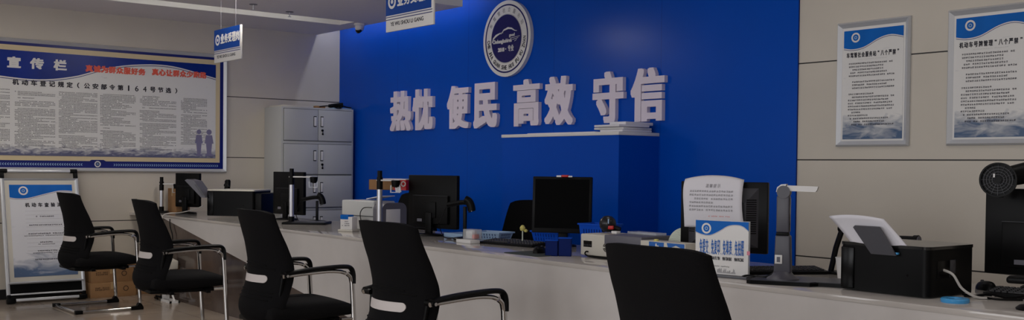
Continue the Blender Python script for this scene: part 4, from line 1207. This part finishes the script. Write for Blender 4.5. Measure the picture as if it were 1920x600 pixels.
# cables, blue disc
o = MB().tube([(8.036, -1.90, CT+.105), (8.075, -1.90, CT+.09), (8.10, -1.88, CT+.04), (8.14, -1.85, CT+.01), (8.17, -1.80, CT+.006), (8.15, -1.74, CT+.006)], .005, 8, 8).build('white_cable', 'cable_w'); tag(o, 'thick pale cable curving from the right side of the ink printer', 'cable')
g = MB().tube([(8.08, -1.82, CT+.006), (8.13, -1.84, CT+.012), (8.17, -1.80, CT+.02), (8.22, -1.76, CT+.008), (8.26, -1.70, CT+.02), (8.32, -1.66, CT+.06), (8.38, -1.6, CT+.12), (8.40, -1.5, CT+.16)], .005, 8, 8)
g.tube([(8.05, -1.78, CT+.006), (8.12, -1.80, CT+.008), (8.2, -1.82, CT+.006), (8.27, -1.76, CT+.006)], .004, 8, 8)
tag(g.build('black_cable', 'black'), 'black cables tangled between the ink printer and right-hand monitor', 'cable')
t = thing('tape_ring', 'bright blue round ring lying at the counter edge near the ink printer', 'ring', (8.135, -1.995, CT))
MB().lathe([(.022, 0), (.048, 0), (.05, .004), (.05, .012), (.046, .016), (.024, .016), (.022, .012), (.022, 0)], n=32).build('ring', 'cyan', t)
MB().lathe([(.0, .001), (.0215, .001), (.0215, .01), (0, .01)], n=24).build('core', 'lblue', t)
o = MB().tube([(.70, -1.83, CT+.085), (.66, -1.9, CT+.05), (.62, -2.02, CT+.02), (.60, -2.12, CT+.014), (.60, -2.178, CT-.01), (.605, -2.182, CT-.1), (.63, -2.182, CT-.25), (.66, -2.19, .3), (.7, -2.2, .1), (.72, -2.22, .01)], .005, 8, 8).build('white_cable', 'cable_w'); tag(o, 'thin pale cable from the left printer hanging over the counter end', 'cable')
o = MB().tube([(.78, -2.178, CT-.03), (.80, -2.182, CT-.1), (.86, -2.182, CT-.2), (.85, -2.19, .3), (.80, -2.2, .008)], .005, 8, 8).build('black_cable', 'black'); tag(o, 'black cable hanging down the dark facing at the counter end', 'cable')

# round black clip fan on the right-hand monitor
t = thing('clip_fan', 'round black mesh clip fan on the top corner of the right-hand monitor', 'fan', (8.013, -1.44, 1.207), R(20))
t.scale = (.82,)*3
MB().ring(0, 0, .078, .086, -.03, .01, 48).build('rim', 'black', t)
MB().disc(0, 0, .079, .0, .006, 40).build('back_disc', 'black', t)
g = MB()
for k in range(1, 6): g.ring(0, 0, .013*k, .013*k+.0015, -.024, -.022, 36)
for k in range(16): a = 2*pi*k/16; g.tube([(.01*cos(a), -.023, .01*sin(a)), (.08*cos(a), -.023, .08*sin(a))], .0012, 5)
o = g.build('grille', 'dgrey', t); o['kind'] = 'stuff'
MB().disc(0, 0, .016, -.027, -.021, 24).build('hub', 'black', t)
MB().box(-.022, -.014, -.028, -.0265, .012, .03).build('white_mark', 'white', t, smooth=False)
MB().cyl((.055, .02, .02), (.17, .09, .05), .05, .056, n=28).build('motor_housing', 'black', t)
MB().box(-.012, .012, .006, .13, -.05, -.03, .004).box(-.012, .012, .11, .13, -.09, -.04, .004).build('clip', 'black', t)
# black telephone stand foot at the far right edge
t = thing('desk_phone', 'black stand foot at the lower right corner of the counter', 'phone stand', (8.40, -1.97, CT), R(20))
MB().lathe([(.05, 0), (.052, .006), (.04, .016), (0, .02)], n=24).build('base', 'black', t)
MB().cyl((0, 0, .015), (0, 0, .10), .01, n=12).build('post', 'black', t)
MB().box(-.08, .10, -.03, .03, .09, .115, .01, 3).build('handset', 'black', t)
del t['label']; t['label'] = 'black phone handset on a round foot at the lower right corner'

# ================================================================== lights
def area(name, loc, rot, sx, sy, power, col=(1, .97, .93)):
    l = bpy.data.lights.new(name, 'AREA'); l.shape = 'RECTANGLE'; l.size = sx; l.size_y = sy; l.energy = power; l.color = col
    o = bpy.data.objects.new(name, l); COL.objects.link(o); o.location = loc; o.rotation_euler = rot; return o
# area lamps as window daylight behind the camera; leftmost added to brighten its side
for i, (a, b) in enumerate(WX):
    area('window_daylight', ((a+b)/2, YF-.02, 1.65), (R(90), 0, 0), b-a, 1.6, (18, 50, 68)[i], (.98, .98, 1))
# unseen ceiling panels, added to light the hall, counter and walls
def added_ceiling_light(x, y, s, label, z=3.0):
    t = thing('added_ceiling_light', label, 'ceiling light', (x, y, z), 0, 'added square ceiling lights')
    MB().box(-s/2-.02, s/2+.02, -s/2-.02, s/2+.02, -.03, 0, .004).build('housing', 'white', t)
    MB().box(-s/2, s/2, -s/2, s/2, -.033, -.03).build('diffuser', 'lamp' if z > 2.9 else 'lamp_drop' if y < -3 else 'lamp_low', t, smooth=False)
for x, y, z, lb in ((4.6, -4.6, ZC, 'added unseen square ceiling light over the middle chairs'), (7.6, -4.6, ZC, 'added unseen square ceiling light over the nearest chair'),
                 (10.8, -4.4, ZC, 'added unseen square ceiling light over the right end of the hall'), (6.0, -1.5, ZC, 'added unseen square ceiling light over the staff side, left'),
                 (8.4, -1.5, ZC, 'added unseen square ceiling light over the staff side, right'), (1.5, -3.7, 2.64, 'added unseen square light in the dropped ceiling near the notice board'), (2.32, -2.12, 2.64, 'added unseen square light in the dropped ceiling just before the hanging sign'),
                 ):
    added_ceiling_light(x, y, .6 if y < -3 or z > 2.9 else .4, lb, z)
# linear lamps hidden in the wall cove and in the slot between the dropped slabs
t = thing('cove_light', 'linear lamp in the ceiling cove above the blue wall', 'light strip', (1.33, -.20, 2.90))
MB().box(-1.3, 1.3, -.02, .02, 0, .03).build('housing', 'white', t, smooth=False)
MB().box(-1.28, 1.28, -.015, .015, -.006, 0).build('tube', mat('cove_tube', (235, 240, 255), .5, emit=14), t, smooth=False)
t = thing('slot_light', 'linear lamp inside the ceiling slot above the notice board', 'light strip', (1.06, -4.3, 2.90))
MB().box(-.02, .02, -3.7, 3.7, 0, .03).build('housing', 'white', t, smooth=False)
MB().box(-.015, .015, -3.6, 3.6, -.006, 0).build('tube', mat('slot_tube', (255, 252, 245), .5, emit=4.5), t, smooth=False)

w = bpy.data.worlds.new('World'); sc.world = w; w.use_nodes = True
w.node_tree.nodes['Background'].inputs[0].default_value = (.75, .85, 1, 1)
w.node_tree.nodes['Background'].inputs[1].default_value = .35

# ================================================================== camera
X, Y, Z, yaw, pitch, roll, F, cy = 10.0749, -5.6261, 1.2356, .8966, -.0219, .0112, 1942.5, 356.3
fw = V((-sin(yaw)*cos(pitch), cos(yaw)*cos(pitch), sin(pitch))); r0 = V((cos(yaw), sin(yaw), 0)); u0 = r0.cross(fw)
rt = r0*cos(roll)+u0*sin(roll); up = -r0*sin(roll)+u0*cos(roll)
cam = bpy.data.cameras.new('camera'); co = bpy.data.objects.new('camera', cam); COL.objects.link(co)
m = MX((rt, up, -fw)).transposed().to_4x4(); m.translation = (X, Y, Z); co.matrix_world = m
cam.sensor_fit = 'HORIZONTAL'; cam.sensor_width = 36; cam.lens = F/1920*36; cam.shift_y = (cy-300)/1920; cam.clip_start = .05
sc.camera = co
sc.view_settings.view_transform = 'Standard'; sc.view_settings.look = 'None'; sc.view_settings.gamma = 1
sc.view_settings.use_curve_mapping = False; sc.view_settings.exposure = .17
sc.cycles.use_denoising = True
sc.cycles.max_bounces = 8
